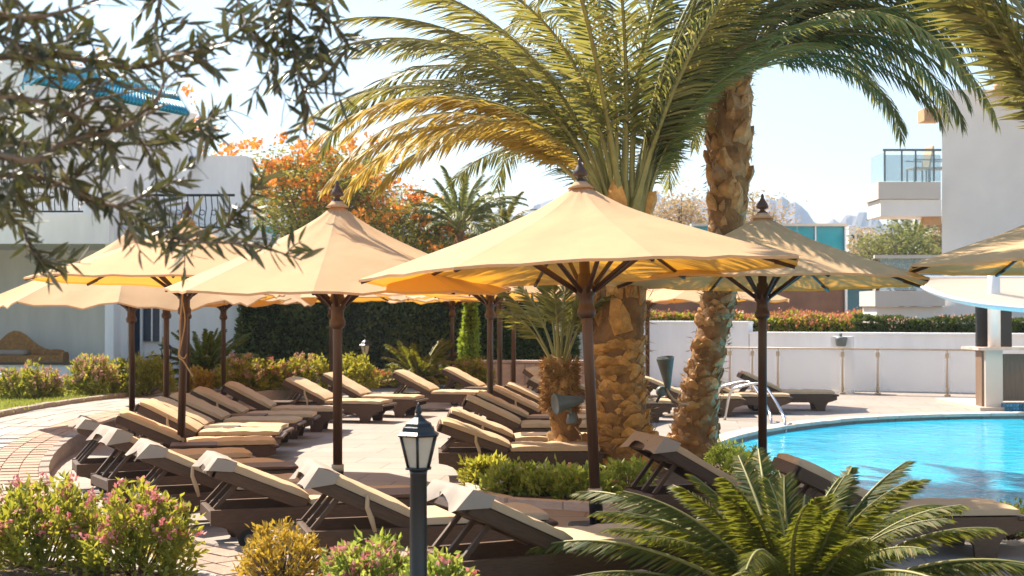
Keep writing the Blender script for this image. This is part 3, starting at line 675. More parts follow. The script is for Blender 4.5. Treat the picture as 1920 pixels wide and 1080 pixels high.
def umbrella(u, d, r, zr, rise, psi, label, tilt=(0, 0), sag=.05, wob=.0, seed=1, rope=False, colr='canopy'):
    p = Q(u, 600, d); base = thing('parasol', label, 'parasol', (p.x, d, 0), 0, GU); base.rotation_euler = (R(tilt[0]), R(tilt[1]), 0)
    MB().bbox((0, 0, .03), (.42, .42, .06), .015).build('base_plate', 'sleeve', base)
    MB().lathe([(.052, .05), (.052, .26), (.056, .27)], 14).build('base_sleeve', 'sleeve', base)
    MB().lathe([(.054, .27), (.054, .325)], 14).build('pale_band', 'band', base)
    pm = 'pole'
    MB().lathe([(.041, .30), (.041, zr + rise * .8)], 14).build('pole', pm, base)
    MB().lathe([(.045, zr - .36), (.068, zr - .34), (.072, zr - .30), (.056, zr - .27), (.054, zr - .20), (.075, zr - .18), (.08, zr - .12), (.06, zr - .09), (.05, zr - .02)], 16).build('hub', pm, base)
    for k in range(6):
        a = k * math.pi / 3; MB().lathe([(.008, 0), (.008, .004)], 6).build('rivet', 'chrome', base, (.0795 * math.cos(a), .0795 * math.sin(a), zr - .15), (0, R(90), a))
    mb, pt = canopy_mesh(r, rise, psi, sag, wob, seed)
    cn = mb.build('canopy', colr, base, (0, 0, zr))
    MB().lathe([(.105, -.05), (.07, -.022), (.045, 0.006), (.03, .012)], 16).build('top_cap', colr, cn, (0, 0, rise + .012))
    for k in range(8):
        a = psi + k * math.pi / 4
        q = [pt(f, a) + Vector((0, 0, zr - .032)) for f in (.05, .1, .16, .24, .35, .5, .7, .85, .99)]
        rb = MB().tube(q, .015, 6).build('rib', pm, base)
        tip = pt(.985, a) + Vector((0, 0, zr - .034)); dr = Vector((math.cos(a), math.sin(a), -.3)).normalized()
        MB().tube([tip - dr * .16, tip + dr * .01], .015, 6).build('rib_tip', pm, rb)
        s1 = pt(.42, a) + Vector((0, 0, zr - .045)); s0 = Vector((.06 * math.cos(a), .06 * math.sin(a), zr - .16))
        st = MB(); dv = s1 - s0; e = Vector((0, 0, 1)).rotation_difference(dv.normalized()).to_euler()
        st.tube([s0, s1], .019, 6); st.build('strut', pm, base)
    MB().lathe([(.05, -.01), (.05, .02), (.024, .035), (.022, .05), (.052, .06), (.058, .075), (.048, .10), (.026, .135), (.014, .16), (.016, .175), (.006, .195)], 14).build('finial', pm, base, (0, 0, zr + rise))
    return base
U = umbrella
U(1119, 10.8, 1.725, 1.975, .67, R(12), 'large front parasol at picture centre with orange lit underside and leaning pole', (-1.3, -2.6), .006, 0, 1)
U(634, 12.5, 1.52, 1.875, .74, R(-90), 'pointed parasol on an upright pole rising behind the near left loungers', (1.8, 0), .025, .006, 2)
U(339, 14.6, 1.60, 1.985, .63, R(9), 'parasol with a cord hanging on its pole, half behind olive twigs', (-1.2, 1.0), .01, 0, 3)
U(249, 19.2, 1.80, 1.87, .90, R(-80), 'leftmost parasol, its drooping wavy rim in front of the white porch', (2.6, 0), .085, .03, 4)
U(312, 20.2, 1.70, 1.92, .62, R(20), 'parasol whose slim pole stands between the cord pole and the leftmost pole', (0, 0), .05, .02, 5)
U(352, 23.5, 1.70, 1.90, .66, R(5), 'parasol whose pole stands just behind the pole with the cord', (1, 0), .06, .02, 6)
U(420, 25.2, 1.66, 1.88, .72, R(15), 'parasol whose pole stands in front of the cycad by the white building', (2, 0), .09, .03, 7)
U(621, 26.5, 1.45, 1.93, .55, R(3), 'far parasol right behind the upright pointed parasol', (-1, 0), .04, .01, 8)
U(848, 28.5, 1.42, 1.92, .55, R(10), 'far parasol in front of the dark hedge, left of the ivy column', (0, 0), .05, .02, 9)
U(919, 18.8, 1.55, 1.925, .66, R(12), 'middle parasol on the nearest of three poles in front of the green hedge', (0, 0), .04, .01, 10)
U(937, 22.6, 1.50, 1.93, .62, R(2), 'parasol on the second of three poles in front of the green hedge', (0, 0), .05, .01, 11)
U(963, 26.2, 1.45, 1.93, .62, R(18), 'parasol on the farthest of three poles in front of the green hedge', (0, 0), .05, .01, 12)
U(1214, 27.3, 1.35, 1.90, .62, R(0), 'far parasol whose thin pole shows between the two palm trunks', (0, 0), .05, .01, 13)
U(1336, 25.5, 1.45, 1.90, .60, R(10), 'far parasol whose pole hides behind the leaning palm trunk', (0, 0), .05, .01, 14)
U(1429, 13.2, 1.58, 1.95, .62, R(10), 'parasol shaded by palm fronds in front of the leaning palm, pole beside the pool', (-1.6, 0.4), .01, 0, 15)
U(2030, 12.0, 1.51, 2.06, .58, R(8), 'parasol cut off by the right edge in front of the pool bar', (-1, 0), .012, 0, 16)
# cord on the pole of the third parasol
c0 = Q(342, 540, 14.5); pts = [Q(u, v, 14.49) for u, v in ((343, 538), (341, 570), (337, 610), (338, 640), (335, 668), (343, 676), (352, 690), (362, 707))]
cr = thing('cord', 'loose tan cord dangling from the pole of the parasol at left', 'cord', tuple(Vector((c0.x, 14.5, 1.0))))
MB().tube([p - cr.location for p in catmull(pts, 4)], .009, 6).build('cord_strand', 'rope', cr)
pts = [Q(u, v, 14.485) for u, v in ((341, 560), (347, 600), (341, 640), (336, 664), (345, 672), (350, 664))]
MB().tube([p - cr.location for p in catmull(pts, 4)], .007, 6).build('cord_loop', 'rope', cr)

# ------------------------------------------------------------------ sun loungers
LL, LW = 1.62, 0.58
def rounded_slab(x0, x1, w, z0, z1, b=.035):
    mb = MB().bbox(((x0 + x1) / 2, 0, (z0 + z1) / 2), (x1 - x0, w, z1 - z0), b); mb.sm = [True] * len(mb.sm)
    for k in (0, 1): mb.sm[k] = False
    return mb
side = [(-.81, .275), (.81, .275), (.81, .19), (.74, .165), (.665, .145), (.625, .09), (.61, 0), (.46, 0), (.45, .08), (.42, .125), (.34, .145), (-.36, .145), (-.43, .12), (-.465, .08), (-.475, .03), (-.50, .0), (-.585, .0), (-.61, .03), (-.63, .09), (-.67, .13), (-.73, .155), (-.81, .17)]
ME = {}
ME['side_rail'] = MB().prism(side, -.017, .017).mesh('side_rail', 'wood')
w_ = MB(); w_.tube([(0, -.018, 0), (0, .018, 0)], .066, 18, True, False); ME['wheel'] = w_.mesh('wheel', 'rubber')
w_ = MB(); w_.tube([(0, -.026, 0), (0, .026, 0)], .036, 14, True, False); ME['hub_cap'] = w_.mesh('hub_cap', 'greyplastic')
ME['cross_beam'] = MB().bbox((0, 0, 0), (.05, LW - .05, .085), .008).mesh('cross_beam', 'wood')
ME['slat'] = MB().bbox((0, 0, 0), (.055, LW - .045, .018), .004).mesh('slat', 'wood')
ME['handle'] = MB().bbox((0, 0, 0), (.09, LW + .02, .03), .008).mesh('foot_bar', 'wood')
def seat_mesh(sd):
    rs = random.Random(sd); mb = MB(); nx, ny = 12, 5; x0, x1, w, z0, z1 = -.10, .78, LW - .03, .285, .345
    def z(i, j): return z1 + rs.uniform(-.004, .004) - .012 * (abs(j - ny / 2) / (ny / 2)) ** 4 - .012 * (abs(i - nx / 2) / (nx / 2)) ** 8 - .007 * math.exp(-((i - 4 - sd) ** 2) * 3) - .006 * math.exp(-((i - 8.5) ** 2) * 2)
    top = [(x0 + (x1 - x0) * i / nx, -w / 2 + w * j / ny, z(i, j)) for i in range(nx + 1) for j in range(ny + 1)]
    mb.add(top, [(i * (ny + 1) + j, (i + 1) * (ny + 1) + j, (i + 1) * (ny + 1) + j + 1, i * (ny + 1) + j + 1) for i in range(nx) for j in range(ny)], True)
    rim = [(i, 0) for i in range(nx + 1)] + [(nx, j) for j in range(1, ny + 1)] + [(i, ny) for i in range(nx - 1, -1, -1)] + [(0, j) for j in range(ny - 1, 0, -1)]
    cx, cy = (x0 + x1) / 2, 0
    up_ = [Vector(top[i * (ny + 1) + j]) for i, j in rim]; md = [Vector((cx + (p.x - cx) * 1.012, p.y * 1.03, (z0 + z1) / 2 + .006 + rs.uniform(-.004, .004))) for p in up_]; lo = [Vector((p.x, p.y, z0)) for p in up_]
    n = len(rim)
    mb.add(up_ + md + lo, [(l * n + (k + 1) % n, l * n + k, (l + 1) * n + k, (l + 1) * n + (k + 1) % n) for l in range(2) for k in range(n)] + [tuple(range(2 * n, 3 * n))], True)
    return mb.mesh('seat_cushion', 'cushion')
ME['seat_cushion'] = [seat_mesh(k) for k in range(3)]
BL = .70
def back_mesh(sd):
    rs = random.Random(sd); mb = MB(); nx, ny = 10, 5; w = LW - .03
    def z(i, j): return .092 + rs.uniform(-.004, .004) - .012 * (abs(j - ny / 2) / (ny / 2)) ** 4 - .006 * math.exp(-((i - 5 + sd * .1) ** 2) * 3) - .014 * (abs(i - nx / 2) / (nx / 2)) ** 8
    top = [(-BL * i / nx - .02, w / 2 - w * j / ny, z(i, j)) for i in range(nx + 1) for j in range(ny + 1)]
    mb.add(top, [(i * (ny + 1) + j, (i + 1) * (ny + 1) + j, (i + 1) * (ny + 1) + j + 1, i * (ny + 1) + j + 1) for i in range(nx) for j in range(ny)], True)
    rim = [(i, 0) for i in range(nx + 1)] + [(nx, j) for j in range(1, ny + 1)] + [(i, ny) for i in range(nx - 1, -1, -1)] + [(0, j) for j in range(ny - 1, 0, -1)]
    up_ = [Vector(top[i * (ny + 1) + j]) for i, j in rim]; md = [Vector((p.x, p.y * 1.03, .058 + rs.uniform(-.004, .004))) for p in up_]; lo = [Vector((p.x, p.y, .032)) for p in up_]
    n = len(rim)
    mb.add(up_ + md + lo, [(l * n + (k + 1) % n, l * n + k, (l + 1) * n + k, (l + 1) * n + (k + 1) % n) for l in range(2) for k in range(n)] + [tuple(range(2 * n, 3 * n))], True)
    return mb.mesh('back_cushion', 'cushion')
ME['back_cushion'] = [back_mesh(10 + k) for k in range(3)]
bf = MB(); 
for s in (-1, 1): bf.bbox((-BL / 2 - .02, s * (LW / 2 - .035), -.012), (BL + .02, .035, .085), .006)
bf.bbox((-BL - .02, 0, -.012), (.045, LW - .035, .085), .006)
ME['backrest_frame'] = bf.mesh('backrest_frame', 'wood')
def flap_mesh(arch, drop, sk):
    """cloth hood over the head end: a strip on top and a flap hanging behind with an arched lower edge"""
    mb = MB(); w = LW - .012; n = 12; ys = [w / 2 - w * k / n for k in range(n + 1)]
    rows = []
    rows.append([(-BL + .11, y, .100 + .003 * math.sin(y * 40)) for y in ys]); rows.append([(-BL + .02, y, .099) for y in ys]); rows.append([(-BL - .035, y, .085) for y in ys])
    for t in (.33, .66, 1.0):
        r_ = []
        for k, y in enumerate(ys):
            q = k / n; a = max(0, math.sin(math.pi * min(1, max(0, (q - .18) / .56)))) ** .7
            ln = drop * (1 - arch * a) * (1 + .16 * math.sin(q * 9 + sk))
            r_.append((-BL - .035 - ln * t * .26 - .018 * math.sin(q * 14 + sk) * t, y * (1 + .04 * t), .085 - ln * t * .96))
        rows.append(r_)
    m = n + 1; vs = [p for r_ in rows for p in r_]
    mb.add(vs, [(i * m + k, i * m + k + 1, (i + 1) * m + k + 1, (i + 1) * m + k) for i in range(len(rows) - 1) for k in range(n)], True)
    for s, k in ((1, 0), (-1, n)):
        a, b, c = rows[1][k], rows[2][k], rows[-1][k]
        mb.add([rows[0][k], b, c, (-BL + .10, s * (w / 2 + .012), .03)], [(0, 1, 2, 3)] if s < 0 else [(3, 2, 1, 0)], True)
    me = mb.mesh('head_flap', 'flap'); return me
ME['head_flap'] = [flap_mesh(.42, .15, .4), flap_mesh(.34, .13, 1.7), flap_mesh(.55, .18, 3.1)]
ME['support_bar'] = MB().bbox((0, 0, 0), (.03, .03, 1.0), .003).mesh('support_bar', 'wood')
ME['strap'] = MB().tube([(0, 0, 0), (.0, .012, -.08), (.03, .018, -.16), (.05, .0, -.24)], [.012, .016, .018, .013], 5).mesh('strap', 'cushion')
for o_ in ME.values():
    pass
GL = 'cream cushioned wooden sun loungers'
def lounger(hx, hd, th, label, ang=25.0, flap=0, strap=False, mats=None):
    """hx, hd: ground point below the near corner of the head end; th: heading from head to foot"""
    th = R(th + random.uniform(-1.3, 1.3)); c = Vector((hx, hd, 0)) + Vector((math.cos(th), math.sin(th), 0)) * LL / 2 + Vector((-math.sin(th), math.cos(th), 0)) * LW / 2
    t = thing('sun_lounger', label, 'sun lounger', tuple(c), th, GL)
    for s in (-1, 1):
        place('side_rail', ME['side_rail'], t, (0, s * (LW / 2 - .017), 0))
        wh = place('wheel', ME['wheel'], t, (-.545, s * (LW / 2 + .004), .066)); place('hub_cap', ME['hub_cap'], wh)
    for x, z in ((-.785, .225), (-.545, .11), (.54, .13)): place('cross_beam', ME['cross_beam'], t, (x, 0, z))
    place('foot_bar', ME['handle'], t, (.80, 0, .262))
    for k in range(8): place('slat', ME['slat'], t, (-.08 + .105 * k, 0, .268))
    place('seat_cushion', random.choice(ME['seat_cushion']), t, (random.uniform(-.01, .02), random.uniform(-.01, .01), 0), (0, 0, R(random.uniform(-1.2, 1.2))))
    a = R(ang + random.uniform(-2.2, 2.2)); pv = Vector((-.115, 0, .285))
    bk = place('backrest_frame', ME['backrest_frame'], t, pv, (0, a, 0))
    for k in range(6): place('slat', ME['slat'], bk, (-.10 - .11 * k, 0, .006))
    place('back_cushion', random.choice(ME['back_cushion']), bk, (random.uniform(-.012, .008), random.uniform(-.008, .008), 0), (0, 0, R(random.uniform(-1, 1))))
    if flap is not None: place('head_flap', ME['head_flap'][flap % 3], bk)
    # ladder of three bars that props the backrest
    top = pv + Vector((-math.cos(a), 0, math.sin(a))) * (BL * .74) - Vector((math.sin(a), 0, math.cos(a))) * .03
    bot = Vector((-.775, 0, .275)); dv = top - bot; an = math.atan2(dv.x, dv.z)
    for y in (-.21, 0, .21): place('support_bar', ME['support_bar'], t, (top + bot) / 2 + Vector((0, y, 0)), (0, an, 0), None, (1, 1, dv.length))
    place('cross_beam', ME['cross_beam'], t, top, (0, a, 0), None, (1, .86, .5))
    if strap: place('strap', ME['strap'], t, pv + Vector((-math.cos(a) * BL * .5, -LW / 2 + .0, math.sin(a) * BL * .5 + .06)))
    return t
# near left row, from the lantern to the bend of the path
lounger(-.27, 7.9, 27, 'nearest sun lounger, partly hidden right of the big lantern post', 26, 0)
lounger(-1.286, 8.98, 17, 'sun lounger with grey white flap just left of the lantern post', 26, 2, True)
lounger(-2.098, 9.93, 19, 'sun lounger with sunlit cream flap and visible wheel, third from the lantern', 24, 1)
lounger(-2.79, 10.75, 23, 'sun lounger with pale draped flap between the pink bush and the path edge', 25, 0, True)
lounger(-3.33, 11.75, 30, 'sun lounger with deeply arched flap, second from the bend of the path', 25, 2, True)
lounger(-3.95, 12.93, 22, 'sun lounger closest to the kerb at the bend of the path', 26, 1)
# far left row
for (x, d, th, lb, an, fl, stp) in [
    (-4.02, 14.4, 15, 'sun lounger behind the one at the path bend, left of the leftmost pole', 25, None, False),
    (-4.20, 15.75, 4, 'sun lounger with its backrest between the two leftmost parasol poles', 25, None, True),
    (-4.28, 16.55, 0, 'sun lounger with rounded head cushion behind the slim second pole', 26, None, False),
    (-4.28, 17.6, 0, 'sun lounger whose backrest rises between slim pole and cord pole', 26, None, False),
    (-4.22, 18.55, 0, 'sun lounger with a dangling strap right of the cord pole', 26, None, True),
    (-4.05, 19.7, 0, 'sun lounger under the parasol pole in front of the far cycad', 26, None, False),
    (-3.50, 21.6, -14, 'sun lounger seen foot first in front of pink hedge, left of upright pole', 27, None, True),
    (-3.08, 22.7, -14, 'sun lounger right behind the upright pole of the pointed parasol', 28, None, False),
    (-2.05, 24.0, -12, 'far sun lounger in front of the grass patch and pink flowers', 28, None, False),
    (-1.28, 25.3, -12, 'far sun lounger under the far pole beside the ivy column', 28, None, False)]:
    lounger(x, d, th, lb, an, fl, stp)
# middle group, heads at the open deck
for (x, d, th, lb, an, fl, stp) in [
    (-.72, 14.0, 3, 'front sun lounger of the middle group, wheel showing beside the green planter', 21, None, True),
    (-.68, 15.1, 3, 'second sun lounger of the middle group, just behind the front one', 22, None, True),
    (-.60, 16.9, 0, 'third sun lounger of the middle group with raised back by the near pole', 24, None, False),
    (-.50, 17.9, 0, 'fourth sun lounger of the middle group, mostly hidden by the third', 26, None, False),
    (-.33, 19.0, -3, 'fifth sun lounger of the middle group between two parasol poles', 25, None, True),
    (-.14, 20.3, -4, 'sixth sun lounger of the middle group under the third pole', 25, None, False),
    (.20, 21.4, -6, 'seventh sun lounger of the middle group left of the young palm', 25, None, False),
    (.14, 24.6, -35, 'farthest sun lounger of the middle group below the stone clad wall', 28, None, False)]:
    lounger(x, d, th, lb, an, fl, stp)
# beyond the palms, and beside the pool
for (x, d, th, lb, an, fl) in [
    (.78, 21.4, -2, 'far sun lounger with its foot just right of the thick palm trunk', 25, None),
    (2.05, 22.6, -3, 'far sun lounger passing behind the leaning palm trunk', 25, None),
    (2.90, 23.2, -4, 'far sun lounger behind the chrome pool ladder', 25, None),
    (3.82, 23.9, -4, 'last sun lounger at right before the bare deck along the glass fence', 24, None)]:
    lounger(x, d, th, lb, an, fl)
lounger(1.07, 10.75, 18, 'sun lounger with grey white flap below the leaning palm trunk', 28, 2)
lounger(1.86, 9.5, 4, 'sun lounger seen from its dark back between the cycad and the pool', 27, None)

# low side tables between the loungers
GT = 'small dark wooden side tables'
def side_table(u, v, lb, rz=0.0, ztop=.345, s=1.0):
    p = P(u, v, ztop); t = thing('side_table', lb, 'side table', (p.x, p.y, 0), rz, GT)
    MB().bbox((0, 0, ztop - .012), (.46 * s, .40 * s, .026), .006).build('table_top', 'wood', t)
    MB().bbox((0, 0, ztop - .105), (.40 * s, .34 * s, .15), .005).build('box_body', 'wood', t)
    for sx in (-1, 1):
        for sy in (-1, 1): MB().box((sx * .17 * s, sy * .14 * s, (ztop - .18) / 2), (.045, .045, ztop - .18)).build('leg', 'wood', t)
for u, v, lb, rz in [
    (505, 871, 'side table on the deck right of the third lounger from the lantern', R(15)), (746, 921, 'side table just left of the lantern head, behind the nearest loungers', R(15)),
    (364, 832, 'side table at the foot of the cord pole', R(12)), (408, 800, 'side table right of the cord pole, second along the left row', 0), (464, 777, 'side table third along the far left row', 0),
    (519, 752, 'side table beside the lounger under the pole by the far cycad', 0), (682, 737, 'side table just right of the upright parasol pole', R(-14)), (900, 726, 'side table by the far lounger next to the ivy column', R(-12)),
    (1016, 813, 'side table touching the young palm trunk at its left', 0), (1022, 782, 'side table behind the young palm trunk, farther back', 0), (1272, 735, 'side table between the two palm trunks', 0)]:
    side_table(u, v, lb, rz)

# ------------------------------------------------------------------ lantern posts
def lantern_post(u, d, zb, lb, s=1.0, ztip=None, mat='black'):
    p = Q(u, 600, d); t = thing('lantern_post', lb, 'lantern post', (p.x, d, zb)); h = ztip - zb     # tip height above ground
    k = s; kr = s * 1.14; zz = lambda q: k * (q * .88 if q <= .235 else .2068 + (q - .235) * .72); hb = h - zz(.52)   # underside of the lamp head
    MB().lathe([(.085 * k, 0), (.085 * k, .05), (.055 * k, .08), (.052 * k, hb - .02), (.058 * k, hb)], 18).build('post', mat, t)
    hd = MB().lathe([(.058 * kr, zz(0)), (.078 * kr, zz(.005)), (.078 * kr, zz(.016)), (.068 * kr, zz(.02))], 6, ph=R(30)).build('lantern_base', mat, t, (0, 0, hb))
    r0, r1, z0, z1 = .062 * kr, .106 * kr, zz(.02), zz(.235)
    for j in range(6):
        a0, a1 = R(30 + 60 * j), R(90 + 60 * j); q = lambda r, z, a: Vector((r * math.cos(a), r * math.sin(a), z))
        bar = MB().tube([q(r0, z0, a0), q(r1, z1, a0)], .0085 * kr, 6).build('glazing_bar', mat, t, (0, 0, hb))
        c = [q(r0 * .95, z0, a0), q(r0 * .95, z0, a1), q(r1 * .96, z1, a1), q(r1 * .96, z1, a0)]; n_ = (c[1] - c[0]).cross(c[3] - c[0]).normalized() * .003
        MB().add(c + [x - n_ for x in c], [(0, 1, 2, 3), (7, 6, 5, 4), (0, 4, 5, 1), (1, 5, 6, 2), (2, 6, 7, 3), (3, 7, 4, 0)]).build('pane', 'lampglass', t, (0, 0, hb))
    MB().lathe([(.106 * kr, zz(.232)), (.122 * kr, zz(.236)), (.125 * kr, zz(.250)), (.112 * kr, zz(.262)), (.098 * kr, zz(.275)), (.092 * kr, zz(.312)), (.082 * kr, zz(.318)), (.074 * kr, zz(.345)), (.05 * kr, zz(.365)), (.028 * kr, zz(.395))], 6, smooth=False, ph=R(30)).build('roof', mat, t, (0, 0, hb))
    MB().lathe([(.026 * kr, zz(.39)), (.020 * kr, zz(.41)), (.012 * kr, zz(.42)), (.019 * kr, zz(.435)), (.019 * kr, zz(.447)), (.011 * kr, zz(.46)), (.014 * kr, zz(.475)), (.009 * kr, zz(.495)), (.003 * kr, zz(.52))], 12).build('finial', mat, t, (0, 0, hb))
    return t
lantern_post(785, 7.0, 0.05, 'big black lantern post with cream panes in front of the loungers', .80, 1.215)
lantern_post(685, 28.6, .2, 'small distant lantern post in front of the dark hedge', .92, Q(685, 630, 28.6).z)
lantern_post(313, 27.2, .2, 'small distant lantern post by the white building door', .92, Q(313, 636, 27.2).z)

# spotlights fixed to the palms
s1 = thing('spotlight', 'grey green spotlight strapped to the young palm trunk, tilted sideways', 'spotlight', tuple(Q(1066, 770, 14.3)))
MB().lathe([(.018, -.16), (.03, -.15), (.05, -.08), (.075, .05), (.10, .12), (.108, .14), (.104, .15), (.085, .13)], 18).build('lamp_shade', 'greymetal', s1, tuple(Q(1066, 754, 14.3) - s1.location), (R(20), R(-97), 0))
MB().lathe([(.055, 0), (.06, .02), (.05, .05), (.045, .09), (.03, .1)], 14).build('bracket_base', 'greymetal', s1, tuple(Q(1072, 794, 14.35) - s1.location))
MB().tube([Q(1074, 780, 14.33) - s1.location, Q(1066, 762, 14.3) - s1.location], .018, 8).build('stem', 'greymetal', s1)
MB().tube([Q(1078, 800, 14.36) - s1.location, Q(1090, 815, 14.4) - s1.location, Q(1092, 840, 14.45) - s1.location, Q(1088, 858, 14.5) - s1.location], .008, 6).build('cable', 'rope', s1)
s2 = thing('spotlight', 'dark cone shaped spotlight aimed upward on an arm of the leaning palm', 'spotlight', tuple(Q(1249, 712, 15.2)))
MB().lathe([(.022, -.17), (.03, -.15), (.055, -.02), (.095, .17), (.10, .185), (.094, .185), (.075, .15)], 18).build('lamp_shade', 'greymetal', s2, tuple(Q(1250, 702, 15.2) - s2.location), (R(8), R(-6), 0))
MB().tube([Q(u, v, 15.2 + .02 * k) - s2.location for k, (u, v) in enumerate(((1250, 728), (1254, 738), (1262, 748), (1278, 758), (1292, 757)))], .013, 8).build('arm', 'beigemetal', s2)
MB().lathe([(.05, -.035), (.06, 0), (.05, .035)], 12).build('joint', 'greymetal', s2, tuple(Q(1240, 734, 15.22) - s2.location), (R(90), 0, R(30)))
MB().bbox((0, 0, 0), (.03, .03, .12), .006, (0, R(30), 0)).build('lever', 'black', s2, tuple(Q(1236, 745, 15.2) - s2.location))

# chrome pool ladder
ldp = P(1420, 785); ld = thing('pool_ladder', 'chrome handrails of the pool ladder at the far pool edge', 'pool ladder', (ldp.x, ldp.y, 0))
dps = 22.0
for k, off in enumerate(((0, 0, 0), (.40, .28, 0))):
    pts = [Q(1352, 727, dps + .4), Q(1372, 720, dps + .3), Q(1392, 716, dps + .15), Q(1404, 717, dps), Q(1413, 724, dps - .1), Q(1430, 750, dps - .4), Q(1442, 772, dps - .6), Q(1446, 790, dps - .8), Q(1446, 815, dps - .9)]
    if k: pts = [p + Vector((.10, -.55, .0)) for p in pts]
    pts = [Vector((p.x, p.y, p.z)) for p in pts]; pts[0].z = max(pts[0].z - .0, .1)
    base = [Vector((pts[0].x - .12, pts[0].y + .05, 0.0)), Vector((pts[0].x - .06, pts[0].y + .03, pts[0].z * .7))]
    MB().tube([p - ld.location for p in catmull(base + pts, 4)], .022, 8).build('handrail', 'chrome', ld)

# ------------------------------------------------------------------ pool bar at the right with its white sail
bp = P(1866, 768); bd = bp.y
BAR = thing('pool_bar', 'pool bar with pale column, dark panels and brown counter at right', 'bar', (bp.x, bd, 0)); bo = BAR.location.copy()
part('plinth', 'coping', BAR, (1838, 2150, 764, 776, bd - .35, bd + 2.2))
part('pilaster', 'cream', BAR, (1848, 1880, 657, 765, bd - .2, bd + .25)); part('pilaster_side', 'barwood', BAR, (1841, 1847.5, 659, 765, bd - .12, bd + .2))
part('counter_front', 'barwood', BAR, (1881, 2150, 664, 752, bd + .02, bd + .2)); part('counter_top', 'marble', BAR, (1839, 2155, 652, 657, bd - .3, bd + .75))
part('dark_panel', 'black', BAR, (1833, 1857, 575, 757, bd + .3, bd + .4), (1876, 1897, 578, 652, bd + .3, bd + .4))
mb = MB(); cpx = Q(1866, 640, bd); mb.lathe([(.105, 0.9), (.105, 2.78)], 20); mb.build('column', 'whitepaint', BAR, (cpx.x - bo.x, .05, 0))
tb = part('tile_base', 'mosaic', BAR, (1886, 2150, 757, 781, bd - .42, bd))
a = Q(1886, 757, bd - .43); b = Q(2000, 781, bd - .43); n_ = 0
tm = MB().bbox((0, 0, 0), (.05, .02, .05), .004).mesh('tile', 'mosaic')
zz = a.z - .03
while zz > b.z:
    xx = a.x + .03
    while xx < b.x - 0.4: place('tile', tm, tb, (xx - bo.x, bd - .43 - bo.y, zz)); xx += .054
    zz -= .054
# sail: tilted white membrane with a rounded front edge and a thick white hem
S = thing('shade_sail', 'white curved shade sail with thick hem above the pool bar', 'shade sail', (cpx.x, bd, 2.4))
edge = [Q(u, v, dd_) for u, v, dd_ in ((1716, 526, bd + .2), (1742, 544, bd - .5), (1785, 560, bd - 1.0), (1830, 570, bd - 1.3), (1880, 577, bd - 1.5), (1940, 582, bd - 1.55), (2040, 584, bd - 1.4), (2150, 578, bd - .6))]
edge = catmull(edge, 4); back = [Q(1716 + (2150 - 1716) * k / (len(edge) - 1), 520 + 1.0 * math.sin(3 * k / len(edge)), bd + .5 + .8 * math.sin(math.pi * k / (len(edge) - 1))) for k in range(len(edge))]
vs, fs = [], []; ne = len(edge); rows = 7
for j in range(rows):
    for e_, b_ in zip(edge, back):
        t = j / (rows - 1); q = e_.lerp(b_, t); q = q + Vector((0, 0, -.06 * math.sin(math.pi * t))); vs.append(q - S.location)
for j in range(rows - 1):
    for i in range(ne - 1): fs.append((j * ne + i, j * ne + i + 1, (j + 1) * ne + i + 1, (j + 1) * ne + i))
MB().add(vs, fs, True).build('membrane', 'sail', S)
MB().tube([p - S.location for p in edge], .045, 8).build('hem', 'whitepaint', S); MB().tube([p - S.location for p in back], .03, 8).build('back_hem', 'whitepaint', S)
# lamp on the garden wall pilaster
wl2 = thing('wall_lamp', 'dark bell shaped wall lamp on the white garden wall pilaster', 'lamp', tuple(Q(1577, 640, 29.0)))
MB().lathe([(.085, -.10), (.10, -.08), (.13, .06), (.12, .08), (.05, .10)], 12).build('lamp_shade', 'greymetal', wl2); MB().tube([(0, 0, .09), (0, .0, .15), (0, .06, .16), (0, .12, .12)], .022, 8).build('bracket', 'greymetal', wl2)
